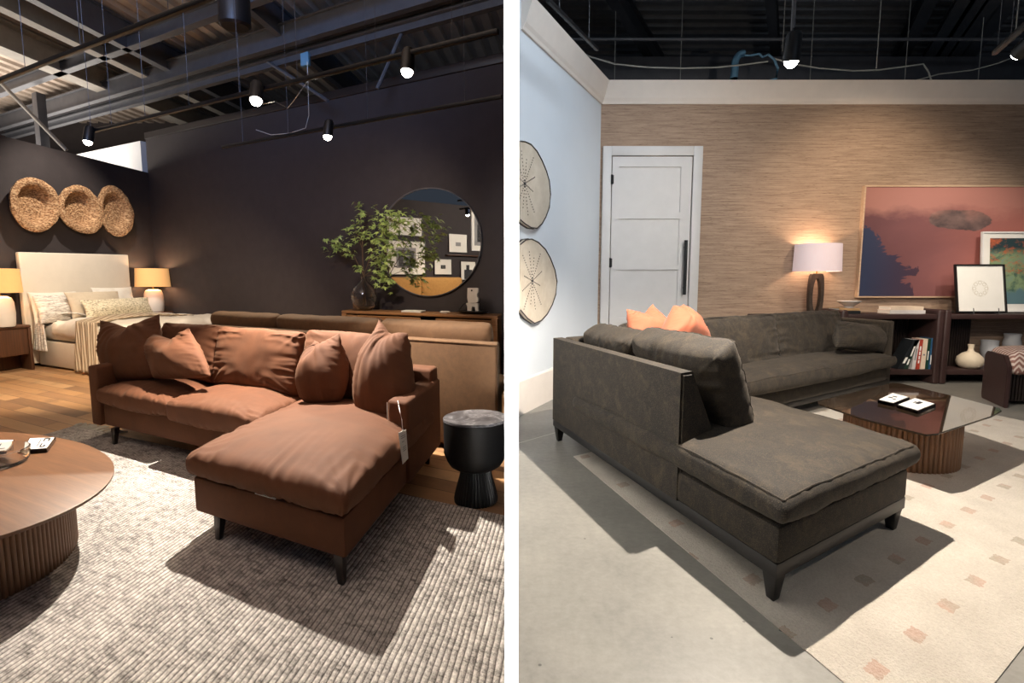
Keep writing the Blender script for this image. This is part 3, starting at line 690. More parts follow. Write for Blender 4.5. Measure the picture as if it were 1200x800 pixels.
# ---- side table (drum with tapering fluted foot)
c = F(554.5, 577, 0); c = Vector((-.223, 3.16)); 
t = thing('side_table', 'black drum side table with marble top and fluted flared foot', 'side table', (c.x, c.y, 0))
rad = .188; c = Vector((XL - .006 - rad, 3.12)); t.location = (c.x, c.y, 0)
Cc = (c.x, c.y, 0)
bm = bmesh.new(); lathe(bm, [(0, .488), (rad - .004, .488), (rad, .492), (rad, .502), (rad - .003, .506), (0, .506)], Cc, n=64, closed=True); finish(bm, 'table_top', 'black_marble', t)
bm = bmesh.new(); lathe(bm, [(.0, .20), (.085, .20), (.12, .205), (.15, .225), (.168, .255), (rad - .003, .30), (rad - .002, .487), (0, .487)], Cc, n=64, closed=True); finish(bm, 'drum', 'black_stain', t)
bm = bmesh.new(); lathe(bm, [(0, 0), (.128, 0), (.13, .02), (.125, .05), (.112, .10), (.098, .15), (.088, .2), (0, .2)], Cc, n=240, flute=.008, nf=40, closed=True); finish(bm, 'fluted_base', 'black_stain', t)

# ---- round coffee table, left
TT = .36
ce = F(5, 563, TT); cb = F(13, 625, 0)
t = thing('coffee_table', 'round walnut coffee table with ribbed drum base on the grey rug', 'coffee table', (ce.x, ce.y, 0))
# plan ellipse of the top, measured from its rim
pe = [F(*p, TT) for p in ((130, 548), (60, 511), (100, 521), (118, 577), (72, 600), (30, 617), (0, 626))]
X1 = Vector(TX) if 'TX' in globals() else None
def ell(c, a, b, th):
    A = Vector((math.cos(th), math.sin(th), 0)) * a; B = Vector((-math.sin(th), math.cos(th), 0)) * b; return A, B
import itertools
def fit(pts, asp):          # least squares circle in a space squeezed across the view
    best = None
    for th in [i * PI / 18 for i in range(18)]:
        for s in asp:
            q = []
            for p in pts:
                x = p.x * math.cos(th) + p.y * math.sin(th); y = -p.x * math.sin(th) + p.y * math.cos(th); q.append((x, y * s))
            n = len(q); sx = sum(a for a, b in q); sy = sum(b for a, b in q)
            A = [[sum(a * a for a, b in q), sum(a * b for a, b in q), sx], [0, sum(b * b for a, b in q), sy], [sx, sy, n]]; A[1][0] = A[0][1]
            r = [-sum((a * a + b * b) * a for a, b in q), -sum((a * a + b * b) * b for a, b in q), -sum(a * a + b * b for a, b in q)]
            try: sol = Matrix(A).inverted() @ Vector(r)
            except Exception: continue
            cx, cy = -sol[0] / 2, -sol[1] / 2; R = math.sqrt(max(1e-6, cx * cx + cy * cy - sol[2]))
            err = sum((math.hypot(a - cx, b - cy) - R) ** 2 for a, b in q)
            if best is None or err < best[0]: best = (err, th, s, cx, cy / s, R)
    return best
bf = fit(pe, (1.0, 1.15, 1.3, 1.45, 1.6))
_, th, s_, cx, cy, R_ = bf
ctr = Vector((cx * math.cos(th) - cy * math.sin(th), cx * math.sin(th) + cy * math.cos(th)))
print('TABLE FIT', bf, ctr)
XA, XB = ell(ctr, 1, 1 / s_, th)
t.location = (ctr.x, ctr.y, 0)
bm = bmesh.new(); lathe(bm, [(0, TT - .035), (R_ - .05, TT - .035), (R_ - .008, TT - .018), (R_, TT - .008), (R_, TT - .002), (R_ - .003, TT), (0, TT)], (ctr.x, ctr.y, 0), XA, XB, n=96, closed=True); finish(bm, 'table_top', 'walnut', t)
rb = None
for q_ in range(50, 98):
    r_ = R_ * q_ / 100; mxp = 0
    for k_ in range(72):
        a_ = k_ * PI / 36; p_ = Vector((ctr.x, ctr.y, 0)) + XA * (r_ * math.cos(a_)) + XB * (r_ * math.sin(a_))
        mxp = max(mxp, 600 + FX * p_.x / (p_.y * CT + EYE * ST))
    if mxp <= 95: rb = r_
print('BASE R', rb, R_)
cb = Vector((ctr.x, ctr.y)) 
bm = bmesh.new(); lathe(bm, [(0, 0.009), (rb, .009), (rb, TT - .037), (0, TT - .037)], (cb.x, cb.y, 0), XA, XB, n=190 * 8, flute=.008, nf=190, closed=True); finish(bm, 'ribbed_base', 'fluted_walnut', t, angle=60)
# acrylic sign holders and bowl on it
def card_holder(label, pix, z, h, glyphs, fr_n=None, name='price_card'):
    """acrylic block with a printed card; pix = 4 top corners in order (near-left, near-right, far-right, far-left)"""
    pts = [Vector((*F(x, y, z + h), z)) for x, y in pix]; cen = sum(pts, Vector()) / 4
    t = thing(name, label, 'price card', cen)
    bm = bmesh.new(); prism(bm, pts, (0, 0, h * .75)); finish(bm, 'acrylic_block', 'clear_glass', t)
    ins = [p.lerp(cen, .08) + Vector((0, 0, h * .75 + .001)) for p in pts]
    bm = bmesh.new(); prism(bm, ins, (0, 0, .002)); c_ = finish(bm, 'card', 'paper', t)
    bm = bmesh.new()
    for (a0, b0, a1, b1) in glyphs:
        def P(a, b): return ins[0].lerp(ins[1], a).lerp(ins[3].lerp(ins[2], a), b) + Vector((0, 0, .0032))
        prism(bm, [P(a0, b0), P(a1, b0), P(a1, b1), P(a0, b1)], (0, 0, .0006))
    if glyphs: finish(bm, 'print', 'ink', c_)
    return t
Gl = [(.62, .12, .70, .45), (.78, .1, .88, .3), (.66, .06, .82, .16), (.62, .62, .70, .92), (.66, .84, .9, .94), (.82, .62, .9, .86), (.48, .15, .53, .85), (.40, .1, .42, .9), (.34, .2, .35, .8), (.28, .2, .29, .85), (.22, .15, .23, .8), (.16, .2, .17, .7)]
card_holder('acrylic price card standing nearest the table rim on the walnut table', [(27, 526), (55, 524), (65, 511), (34, 512)], TT, .03, Gl)
card_holder('acrylic price card partly behind the clear bowl on the walnut table', [(-30, 530), (7, 526), (17, 514), (-16, 514)], TT, .03, [(.5, .3, .9, .36), (.6, .5, .64, .8)])
bc = F(-16, 545, TT); t = thing('glass_bowl', 'shallow clear bowl at the left edge of the walnut table', 'bowl', (bc.x, bc.y, TT))
rbw = (F(28, 545, TT) - bc).length * .92
bm = bmesh.new(); lathe(bm, [(0, .002), (rbw * .9, .002), (rbw * .97, .02), (rbw, .075), (rbw - .006, .077), (rbw * .95, .022), (rbw * .88, .010), (0, .010)], (bc.x, bc.y, TT), n=64, closed=True); finish(bm, 'glass_shell', 'clear_glass', t)
bm = bmesh.new(); lathe(bm, [(.0, .0), (.05, .0), (.07, .02), (.06, .05), (0, .06)], (bc.x - .02, bc.y - .12, TT + .012), n=24, closed=True); tag(finish(bm, 'wooden_bead', 'dark_leg_wood'), 'dark round wooden piece lying inside the clear bowl', 'ornament')

# ---- left rug
p1 = F(86, 500); p2 = F(590, 605); e_ = (p2 - p1).normalized(); p2 = p1 + e_ * ((XL - .001 - p1.x) / e_.x)
rug = [p2, p1, p1 - LB * 3.4, Vector((XL - .001, (p1 - LB * 3.4).y - 0.1))]
bm = bmesh.new(); prism(bm, [Vector((p[0], p[1], .0)) for p in rug], (0, 0, .008)); rt = thing('grey_rug', 'grey and ivory looped wool rug under the brown sofa', 'rug', (-1.5, 2, 0)); finish(bm, 'pile', 'loop_rug', rt, smooth=False)
bm = bmesh.new(); random.seed(3)
for i in range(46):
    f = i / 45 * .42; q = p1 + (p2 - p1) * f * .35
    q2 = p1 - LB * 0
    base = p1.lerp(p1 - LB * .6, 0) if False else q
    a = Vector((base.x, base.y, .006)); dd = Vector((LB.x * .12 + random.uniform(-.05, .05), LB.y * .10 + random.uniform(-.02, .03), 0))
    tube(bm, [a, a + dd * .5 + Vector((random.uniform(-.02, .02), 0, .004)), a + dd], .005, 5)
finish(bm, 'fringe', 'cable', rt)

# ---- bed
BV0, BV1, BU0, BU1 = 2.42, 4.30, -7.62, -5.0
t = thing('bed', 'upholstered linen bed with tall pale headboard against the dark wall', 'bed', L.w(-6.3, 3.3, 0))
hA = onu(L, 22, 297, BU0); hB = onu(L, 151, 297, BU0)
hz = (hA.z + hB.z) / 2
v0 = L.uv(hA)[1]; v1 = L.uv(hB)[1]
print('HEAD', v0, v1, hA.z, hB.z, 'wall', WU)
hv0 = L.uv(onu(L, 26, 340, BU0))[1]; hv1 = L.uv(onu(L, 152, 320, BU0))[1]
za_, zb_ = hz * .5 + hA.z * .5, hz * .5 + hB.z * .5
bm = bmesh.new(); hexa(bm, [L.w(BU0 - .12, hv0, .05), L.w(BU0, hv0, .05), L.w(BU0, hv1, .05), L.w(BU0 - .12, hv1, .05), L.w(BU0 - .12, hv0, za_), L.w(BU0, hv0, za_), L.w(BU0, hv1, zb_), L.w(BU0 - .12, hv1, zb_)], .02, 3); finish(bm, 'headboard', 'headboard_linen', t)
FB('side_rail', 'headboard_linen', L, BU0, BU1, BV0, BV1, .03, .40, .02, t)
puff('mattress', 'white_bedding', *Lhex(BU0 + .02, BU1 - .02, BV0 + .02, BV1 - .02, .40, .68), n=30, crown=.18, wr=.012, seed=31, parent=t, edgew=.3)
puff('duvet', 'white_bedding', *Lhex(BU0 + .55, BU1 + .03, BV0 - .02, BV1 + .03, .44, .73), n=30, crown=.22, wr=.03, seed=32, parent=t, edgew=.6)
# throw blanket: strip draped across the bed and down the near side
def drape(name, label, cat, mat, u0, u1, ztop, vnear, vfar, zlow, fold, seed, grp=None):
    bm = bmesh.new(); nu, nvv = 40, 36; g = []
    for i in range(nu + 1):
        r = []
        fu = i / nu
        for j in range(nvv + 1):
            s = j / nvv; u = u0 + (u1 - u0) * fu
            if s < .45: f = s / .45; v = vnear; z = zlow + (ztop - zlow) * f; off = -fold * (1 + math.sin(fu * 26 + seed)) * (1 - f * .6) - .03; ush = (fu - .5) * -.18 * f
            else: f = (s - .45) / .55; v = vnear + (vfar - vnear) * f; z = ztop + .02 * math.sin(fu * 26 + seed) * .6 + .05 * math.sin(f * PI); off = 0; ush = (fu - .5) * -.18 + f * .35
            r.append(bm.verts.new(L.w(u + ush, v + off, z + .01)))
        g.append(r)
    for i in range(nu):
        for j in range(nvv): bm.faces.new((g[i][j], g[i + 1][j], g[i + 1][j + 1], g[i][j + 1]))
    o = finish(bm, name, mat, angle=180); so = o.modifiers.new('t', 'SOLIDIFY'); so.thickness = .012
    return tag(o, label, cat, grp)
ua = L.uv(onv(L, 95, 432, BV0))[0]; ub = L.uv(onv(L, 128, 440, BV0))[0]
drape('throw_blanket', 'beige striped throw hanging over the near side of the bed', 'blanket', 'throw_knit', ua, ub, .735, BV0 - .03, BV0 + 1.5, .03, .03, 0)
ua = L.uv(onv(L, 44, 400, BV0))[0]; ub = L.uv(onv(L, 62, 400, BV0))[0]
# bed pillows: they lean against the headboard and face along the bed
def BP(name, label, mat, px, py, u, w, h, tilt, th, seed, roll=0, chop=0):
    O = onu(L, px, py, u); tl = math.radians(tilt)
    a = L.B3(); up = Vector((0, 0, math.cos(tl))) - L.A3(math.sin(tl)); nn = L.A3(math.cos(tl)) + Vector((0, 0, math.sin(tl)))
    rr = math.radians(roll); U = a * math.cos(rr) + up * math.sin(rr); V = up * math.cos(rr) - a * math.sin(rr)
    return tag(pillow(name, mat, O, U * w / 2, V * h / 2, nn * th / 2, n=26, chop=chop, pinch=.06, wr=.014, seed=seed), label, 'pillow')
BP('bed_pillow', 'large white pillow upright at the near end of the headboard', 'white_bedding', 66, 360, BU0 + .16, .8, .5, 18, .2, 41)
BP('bed_pillow', 'large white pillow upright at the far end of the headboard', 'white_bedding', 135, 352, BU0 + .16, .85, .48, 18, .2, 42)
BP('bed_pillow', 'patterned grey and white pillow nearest the left lamp', 'stripe_pillow', 72, 361, BU0 + .34, .8, .46, 26, .2, 43)
BP('bed_pillow', 'plain beige pillow behind the long woven one', 'beige_pillow', 113, 356, BU0 + .52, 1.0, .44, 28, .2, 44)
BP('lumbar_pillow', 'long low woven cream and grey pillow in front of the others', 'lumbar_weave', 140, 360, BU0 + .8, 1.35, .32, 30, .18, 45)
# patterned sheet fold hanging by the nightstand
o = drape('patterned_blanket', 'patterned grey and white cloth spilling over the bed beside the nightstand', 'blanket', 'stripe_pillow', L.uv(onv(L, 47, 400, BV0))[0], L.uv(onv(L, 62, 400, BV0))[0], .74, BV0 - .03, BV0 + .5, .26, .025, 2)

# ---- nightstands and lamps
def nightstand(label, u0, u1, v0, v1, z1):
    t = thing('nightstand', label, 'nightstand', L.w((u0 + u1) / 2, (v0 + v1) / 2, 0))
    FB('top_panel', 'walnut_dark', L, u0, u1, v0, v1, z1 - .04, z1, .012, t)
    FB('side_panel', 'walnut_dark', L, u0, u1, v0, v0 + .05, 0, z1 - .042, .012, t)
    FB('side_panel', 'walnut_dark', L, u0, u1, v1 - .05, v1, 0, z1 - .042, .012, t)
    FB('drawer', 'walnut_dark', L, u0 + .02, u1 - .015, v0 + .055, v1 - .055, z1 - .42, z1 - .045, .01, t)
    FB('back_panel', 'walnut_dark', L, u0, u0 + .015, v0 + .055, v1 - .055, .02, z1 - .05, .003, t)
    return t
nA = L.uv(F(46, 432, 0)); nz_ = Z(381, F(40, 434, 0))
print('NS', nA, nz_)
nightstand('dark walnut nightstand at the left edge, in front of the bed', WU + .06, nA[0] , 1.2, nA[1] - .06, nz_)
nightstand('dark walnut nightstand mostly hidden behind the far side of the bed', WU + .06, -7.2, 4.44, 4.97, .70)
def table_lamp(label, bp, z, hb, rb_, hs, rs, mat_sh, watts):
    t = thing('table_lamp', label, 'lamp', (bp[0], bp[1], z)); O = (bp[0], bp[1], z)
    bm = bmesh.new(); lathe(bm, [(0, 0), (rb_ * .86, 0), (rb_ * .93, .02), (rb_, hb * .45), (rb_ * .94, hb * .8), (rb_ * .8, hb * .94), (rb_ * .5, hb), (0, hb)], O, n=32, closed=True); finish(bm, 'lamp_base', 'ceramic_white', t)
    bm = bmesh.new(); lathe(bm, [(.012, hb), (.012, hb + .06 + hs * .3)], O, n=12); finish(bm, 'stem', 'brass', t)
    bm = bmesh.new(); zz = hb + .05; lathe(bm, [(rs, zz), (rs * .93, zz + hs), (rs * .93 - .004, zz + hs), (rs - .004, zz), (rs, zz)], O, n=48, closed=True); finish(bm, 'lamp_shade', mat_sh, t)
    bm = bmesh.new(); lathe(bm, [(0, zz + hs * .3), (.03, zz + hs * .36), (.035, zz + hs * .45), (.02, zz + hs * .58), (0, zz + hs * .6)], O, n=16, closed=True); finish(bm, 'bulb', 'lamp_bulb', t)
    point('lamp_light', (O[0], O[1], z + zz + hs * .75), watts, (1, .72, .42), .04)
    point('lamp_light', (O[0], O[1], z + zz + hs * .2), watts * .4, (1, .76, .5), .04)
    return t
b1 = F(8, 383, nz_); sc = b1.y / FX * .98
table_lamp('white ceramic lamp with tan shade on the left nightstand', (L.w(WU + .33, L.uv(b1)[1])[0], L.w(WU + .33, L.uv(b1)[1])[1]), nz_, .42, .15, .33, .25, 'warm_shade', 9)
b2 = onu(L, 181, 359, WU + .32)
print('LAMP2', b2, L.uv(b2))
table_lamp('white ceramic lamp with lit tan shade beyond the far side of the bed', (b2.x, b2.y), .705, .42, .165, .34, .29, 'warm_shade', 11)

# ---- baskets on the wall
def wall_basket(label, cx, cy, wx, wy, sd, depth=.16, tilt=(0, 0)):
    c = onu(L, cx, cy, WU + .0); a = onu(L, cx - wx / 2, cy, WU); b = onu(L, cx + wx / 2, cy, WU); tz_ = onu(L, cx, cy - wy / 2, WU); bz = onu(L, cx, cy + wy / 2, WU)
    ru = (b - a).length / 2; rz = (tz_ - bz).length / 2
    N = Vector((LB.y, -LB.x, 0)); 
    N = (N + LB.to_3d() * tilt[0] + Vector((0, 0, tilt[1]))).normalized()
    X = LB.to_3d() * ru; Y = Vector((0, 0, 1)) * rz
    O = Vector((c.x, c.y, c.z)) + Vector((LB.y, -LB.x, 0)) * .02
    bm = bmesh.new()
    prof = [(0, .0), (.62, 0), (.72, depth * .2), (.80, depth * .9), (.98, depth), (1.0, depth * .8), (.97, depth * 1.12), (.8, depth * 1.2), (.70, depth * 1.1), (.64, depth * .5), (.58, .03), (0, .03)]
    prof = [(0, .0), (.60, 0), (.72, depth * .35), (.86, depth * .75), (.98, depth * .9), (1.0, depth * 1.05), (.92, depth * 1.2), (.78, depth * 1.2), (.70, depth * 1.0), (.62, depth * .4), (.56, .035), (0, .03)]
    lathe(bm, prof, O, X, Y, N, n=72, closed=True)
    bmesh.ops.subdivide_edges(bm, edges=[e for e in bm.edges if e.calc_length() > .1], cuts=2, use_grid_fill=True)
    for v in bm.verts:
        d = v.co - O; ang = math.atan2(d.dot(Y) / rz, d.dot(X) / ru); rr = math.hypot(d.dot(Y) / rz ** 2, d.dot(X) / ru ** 2)
        w_ = .05 * math.sin(ang * 2 + sd) + .03 * math.sin(ang * 3 + sd * 2); v.co += (d - N * d.dot(N)) * w_ * rr
        coil = math.sin(rr * 95) * .006; v.co += N * (coil + .006 * math.sin(ang * 60 + rr * 40))
    o = finish(bm, 'seagrass_basket', 'seagrass', angle=60); o.location = O; 
    for v in o.data.vertices: v.co -= O
    # rings around the opening: keep texture axis along the wall normal
    return tag(o, label, 'basket')
wall_basket('round seagrass basket hung leftmost of the three above the bed', 30, 240, 58, 64, .5, .15)
wall_basket('round seagrass basket hung in the middle of the three above the bed', 84, 246, 50, 58, 2.0, .15)
wall_basket('smallest seagrass basket hung nearest the corner', 127, 248, 42, 56, 4.0, .13)
# ---- console against the dark wall
CV0, CV1 = 4.50, 4.96
ca = onv(L, 400, 364.5, CV0); cbb = onv(L, 583, 369, CV0); CZ = (ca.z + cbb.z) / 2; cu0 = L.uv(ca)[0]; cu1 = L.uv(cbb)[0]
print('CONSOLE z', ca.z, cbb.z, cu0, cu1)
t = thing('console_cabinet', 'low brown wooden console under the round mirror', 'console', L.w((cu0 + cu1) / 2, (CV0 + CV1) / 2, 0))
FB('top_panel', 'console_wood', L, cu0, cu1, CV0, CV1, CZ - .04, CZ, .012, t)
FB('side_panel', 'console_wood', L, cu0, cu0 + .09, CV0, CV1, 0, CZ - .041, .01, t)
FB('side_panel', 'console_wood', L, cu1 - .09, cu1, CV0, CV1, 0, CZ - .041, .01, t)
um0 = L.uv(onv(L, 492, 375, CV0))[0]; um1 = L.uv(onv(L, 510, 375, CV0))[0]
for (a, b) in ((cu0 + .10, um0), (um1, cu1 - .10)):
    d = FB('door', 'console_wood', L, a, b, CV0 + .02, CV0 + .045, .14, CZ - .06, .004, t)
    bm = bmesh.new()
    for (x0, x1, z0, z1) in ((a + .02, b - .02, CZ - .085, CZ - .07), (a + .02, a + .03, .16, CZ - .09), (b - .03, b - .02, .16, CZ - .09)): fbox(bm, L, x0, x1, CV0 + .012, CV0 + .02, z0, z1)
    finish(bm, 'door_moulding', 'console_wood', d)
FB('back_panel', 'dark_leg_wood', L, cu0 + .10, cu1 - .10, CV1 - .03, CV1 - .01, .14, CZ - .045, 0, t)
FB('bottom_panel', 'console_wood', L, cu0 + .095, cu1 - .095, CV0 + .05, CV1 - .035, .12, .14, 0, t)
# ---- mirror
MVv = WV - .03
mc = onv(L, 504, 283, MVv); ml = onv(L, 443, 283, MVv); mr = onv(L, 565, 283, MVv); mt = onv(L, 504, 219.5, MVv); mb = onv(L, 504, 347.5, MVv)
mx = ((L.uv(mr)[0] - L.uv(ml)[0]) / 2); mcu = (L.uv(mr)[0] + L.uv(ml)[0]) / 2; mz = (mt.z + mb.z) / 2; mh = (mt.z - mb.z) / 2
print('MIRROR half w,h', mx, mh, 'c', mcu, mz)
t = thing('wall_mirror', 'large round mirror with thin dark metal rim on the dark wall', 'mirror', L.w(mcu, MVv, mz))
MO = L.w(mcu, MVv, mz); NB = Vector((LA.y, -LA.x, 0))
bm = bmesh.new(); lathe(bm, [(0, -.018), (.99, -.018), (.99, -.004), (0, -.004)], MO, L.A3(mx), Vector((0, 0, mh)), NB, 96, closed=True); finish(bm, 'backing', 'black_metal', t)
bm = bmesh.new(); lathe(bm, [(0, .0), (.985, .0), (.985, -.003), (0, -.003)], MO, L.A3(mx), Vector((0, 0, mh)), NB, 96, closed=True); finish(bm, 'mirror_glass', 'mirror_glass', t, smooth=False)
bm = bmesh.new(); lathe(bm, [(.985, -.018), (1.0, -.018), (1.0, .014), (.985, .014), (.985, -.018)], MO, L.A3(mx), Vector((0, 0, mh)), NB, 96, closed=True); finish(bm, 'rim', 'steel', t)
# what the mirror sees: a dark wall with framed pictures, standing left of the camera's view
def refl(px, py, D):
    """point at distance parameter on the reflected ray where it meets the vertical plane u = D of the left room"""
    p = onv(L, px, py, MVv); r = Vector(ray(px, py)); r2 = r - 2 * r.dot(NB) * NB
    n = Vector((-LB.y, LB.x, 0)); q = L.w(D, 0)
    s = (q - Vector((p.x, p.y, 0))).dot(n) / r2.dot(n)
    return p + r2 * s
RU = WU + .012
tst = [refl(x, y, RU) for x, y in ((470, 233), (550, 228), (504, 283), (440, 283), (565, 283), (504, 345))]
for q in tst: print('REFL', [round(a, 2) for a in q], [round(a, 2) for a in L.uv(q)])
def framed(label, px0, py0, px1, py1, fw, art, mat_f='dark_leg_wood', D=RU, matb='mat_board', name='framed_picture'):
    q = [refl(x, y, D) for x, y in ((px0, py1), (px1, py1), (px1, py0), (px0, py0))]
    vs_ = [L.uv(a)[1] for a in q]; va, vb = (vs_[0] + vs_[3]) / 2, (vs_[1] + vs_[2]) / 2; z0 = (q[0].z + q[1].z) / 2; z1 = (q[2].z + q[3].z) / 2
    if va > vb: va, vb = vb, va
    t = thing(name, label, 'picture', L.w(D, (va + vb) / 2, z0))
    bm = bmesh.new()
    for (a, b, c, d) in ((va, vb, z0, z0 + fw), (va, vb, z1 - fw, z1), (va, va + fw, z0 + fw, z1 - fw), (vb - fw, vb, z0 + fw, z1 - fw)): fbox(bm, L, D, D + .03, a, b, c, d)
    finish(bm, 'frame', mat_f, t, smooth=False)
    FB('mat', matb, L, D + .004, D + .012, va + fw, vb - fw, z0 + fw, z1 - fw, 0, t)
    W, H = vb - va, z1 - z0
    for (a, b, c, d, m_) in art: FB('print', m_, L, D + .0125, D + .016, va + W * a, va + W * b, z0 + H * c, z0 + H * d, 0, t)
    return t
framed('small pale framed drawing on the left wall, seen high in the mirror', 452, 254, 494, 276, .012, [(.2, .3, .42, .6, 'grey_ink')])
framed('large black and white framed photograph on the left wall, seen low in the mirror', 452, 282, 498, 322, .014, [(.25, .75, .2, .8, 'grey_ink'), (.3, .7, .25, .72, 'ink'), (.42, .58, .36, .58, 'grey_ink'), (.47, .53, .42, .5, 'ink'), (.2, .8, .22, .26, 'ink')])
framed('small square framed drawing standing on the picture ledge', 525, 274, 547, 296, .012, [(.35, .62, .35, .55, 'grey_ink')])
framed('small square framed drawing hung below the picture ledge', 508, 303, 529, 322, .016, [(.36, .62, .38, .6, 'ink'), (.42, .56, .43, .55, 'mat_board')])
framed('framed photograph of a dark figure, lowest at the right in the mirror', 539, 306, 557, 328, .012, [(.25, .75, .05, .55, 'ink'), (.42, .62, .5, .8, 'ink')])
framed('tall white framed picture at the right rim of the mirror', 552, 243, 574, 294, .02, [(.15, .85, .12, .9, 'grey_ink'), (.3, .7, .2, .6, 'ink')], 'white_paint')
qa = refl(522, 298, RU); qb = refl(575, 296, RU); va, vb = sorted((L.uv(qa)[1], L.uv(qb)[1]))
tag(FB('picture_ledge', 'walnut_dark', L, RU - .008, RU + .09, va, vb, qa.z - .03, qa.z, .004), 'narrow dark wooden picture ledge on the left wall, seen in the mirror', 'shelf')
# sofa seen in the mirror: its back cushions are lit
qa = refl(455, 345, RU + .9); qb = refl(548, 345, RU + .9); print('MSOFA', qa, qb, L.uv(qa), L.uv(qb))
va, vb = sorted((L.uv(qa)[1], L.uv(qb)[1])); top = refl(500, 325, RU + .7).z
t = thing('ochre_sofa', 'ochre sofa against the left wall, seen only in the round mirror', 'sofa', L.w(RU + .5, (va + vb) / 2, 0))
Z0 = -1.2 if va < -1 else va
FB('base', 'ochre_fabric', L, RU + .05, RU + 1.0, va - .4, vb + .4, .08, .42, .03, t); FB('back_panel', 'ochre_fabric', L, RU + .04, RU + .2, va - .4, vb + .4, .42, top - .02, .03, t)
mid = va + (vb - va) * .42
for (a, b) in ((va - .3, mid - .01), (mid + .01, vb + .3)):
    puff('back_cushion', 'ochre_fabric', L.w(RU + .36, (a + b) / 2, top - .27), L.B3((b - a) / 2), Vector((0, 0, .27)), L.A3(.1), n=18, crown=.4, wr=.01, seed=51, parent=t)
    puff('seat_cushion', 'ochre_fabric', L.w(RU + .62, (a + b) / 2, .50), L.B3((b - a) / 2), L.A3(.38), Vector((0, 0, .08)), n=14, crown=.2, wr=.005, seed=52, parent=t)
# ---- vase with branches
vb_ = onv(L, 427, 361.5, CV0 + .2); VO = L.w(L.uv(vb_)[0], CV0 + .2, CZ + .001); ks = VO.y / FX
t = thing('glass_vase', 'round clear glass bottle vase holding leafy branches on the console', 'vase', VO)
rv = 15.5 * ks; hb_ = 38 * ks
prof = [(0, 0), (rv * .55, 0), (rv * .85, hb_ * .12), (rv, hb_ * .38), (rv * .85, hb_ * .66), (rv * .45, hb_ * .82), (rv * .22, hb_ * .9), (rv * .2, hb_ * 1.02), (rv * .27, hb_ * 1.06),
        (rv * .22, hb_ * 1.05), (rv * .16, hb_ * 1.0), (rv * .18, hb_ * .9), (rv * .42, hb_ * .80), (rv * .8, hb_ * .645), (rv * .95, hb_ * .38), (rv * .8, hb_ * .14), (rv * .5, hb_ * .03), (0, hb_ * .03)]
bm = bmesh.new(); lathe(bm, prof, VO, n=48, closed=True); finish(bm, 'glass_body', 'clear_glass', t, angle=80)
br = thing('leafy_branches', 'green maple-like branches standing in the clear bottle vase', 'branches', VO + Vector((0, 0, hb_ * .1)))
bmb = bmesh.new(); bml = bmesh.new(); random.seed(11)
def leaf(c, s, ax, up):
    ax = ax.normalized(); up = (up - ax * up.dot(ax)).normalized(); sd = ax.cross(up)
    pts = []
    for (an, r) in ((180, .1), (125, .7), (100, .3), (62, .95), (40, .42), (0, 1.15), (-40, .42), (-62, .95), (-100, .3), (-125, .7)):
        a = math.radians(an); pts.append(c + (ax * math.cos(a) + sd * math.sin(a)) * r * s + up * (-.25 * r * r * s))
    v0 = bml.verts.new(c + up * .05 * s); vs = [bml.verts.new(p) for p in pts]
    for i in range(len(vs)): bml.faces.new((v0, vs[i], vs[(i + 1) % len(vs)]))
neck = VO + Vector((0, 0, hb_ * 1.04)); foot = VO + Vector((0, 0, hb_ * .12))
def PV(px, py, dv): return onv(L, px, py, CV0 + .2 + dv)
stems = [
 ([(424, 352), (427, 322), (415, 300), (400, 288), (385, 284)], -.02, 60, .9),
 ([(430, 352), (428, 320), (425, 290), (423, 262), (420, 236)], .0, 34, 1),
 ([(428, 352), (428, 320), (436, 295), (444, 268), (452, 256), (470, 262)], -.1, 130, 1),
 ([(428, 350), (428, 322), (440, 315), (450, 300), (462, 292)], -.12, 110, 1),
 ([(426, 350), (427, 321), (424, 312), (419, 314)], -.05, 10, .9),
 ([(430, 352), (428, 321), (440, 322), (448, 326), (455, 330)], -.1, 45, .9),
 ([(426, 350), (428, 321), (424, 290), (418, 272), (414, 262)], .02, 22, .9)]
for si, (pp, dv, nl, sc_) in enumerate(stems):
    P = []
    for i, (x, y) in enumerate(pp):
        if i == 0: P.append(foot + Vector((random.uniform(-.03, .03), random.uniform(-.03, .03), 0)))
        elif i == 1: P.append(neck + Vector((random.uniform(-.006, .006), random.uniform(-.006, .006), 0)))
        else: P.append(PV(x, y, dv * (i - 1) / 2))
    tube(bmb, P, .006, 6, .0025)
    seg = P[2:]
    for i in range(nl):
        f = random.random() ** .7 * (len(seg) - 1); a = int(min(f, len(seg) - 2)); base = seg[a].lerp(seg[a + 1], f - a)
        spread = (.10 if nl > 100 else .055) if nl > 12 else .03
        if f < .35: spread *= .6
        off = Vector((random.gauss(0, 1), random.gauss(0, .6), random.gauss(0, 1))) * spread
        c = base + off
        if i % 4 == 0: tube(bmb, [base, base + off * .5 + Vector((0, 0, .01)), c], .0018, 4)
        leaf(c, random.uniform(.045, .08) * sc_, Vector((random.uniform(-1, 1), random.uniform(-1, .3), random.uniform(-.6, .3))), Vector((random.uniform(-.5, .5), random.uniform(-.9, 0), 1)))
finish(bmb, 'branch', 'bark', br); finish(bml, 'leaves', 'leaf', br, smooth=False)
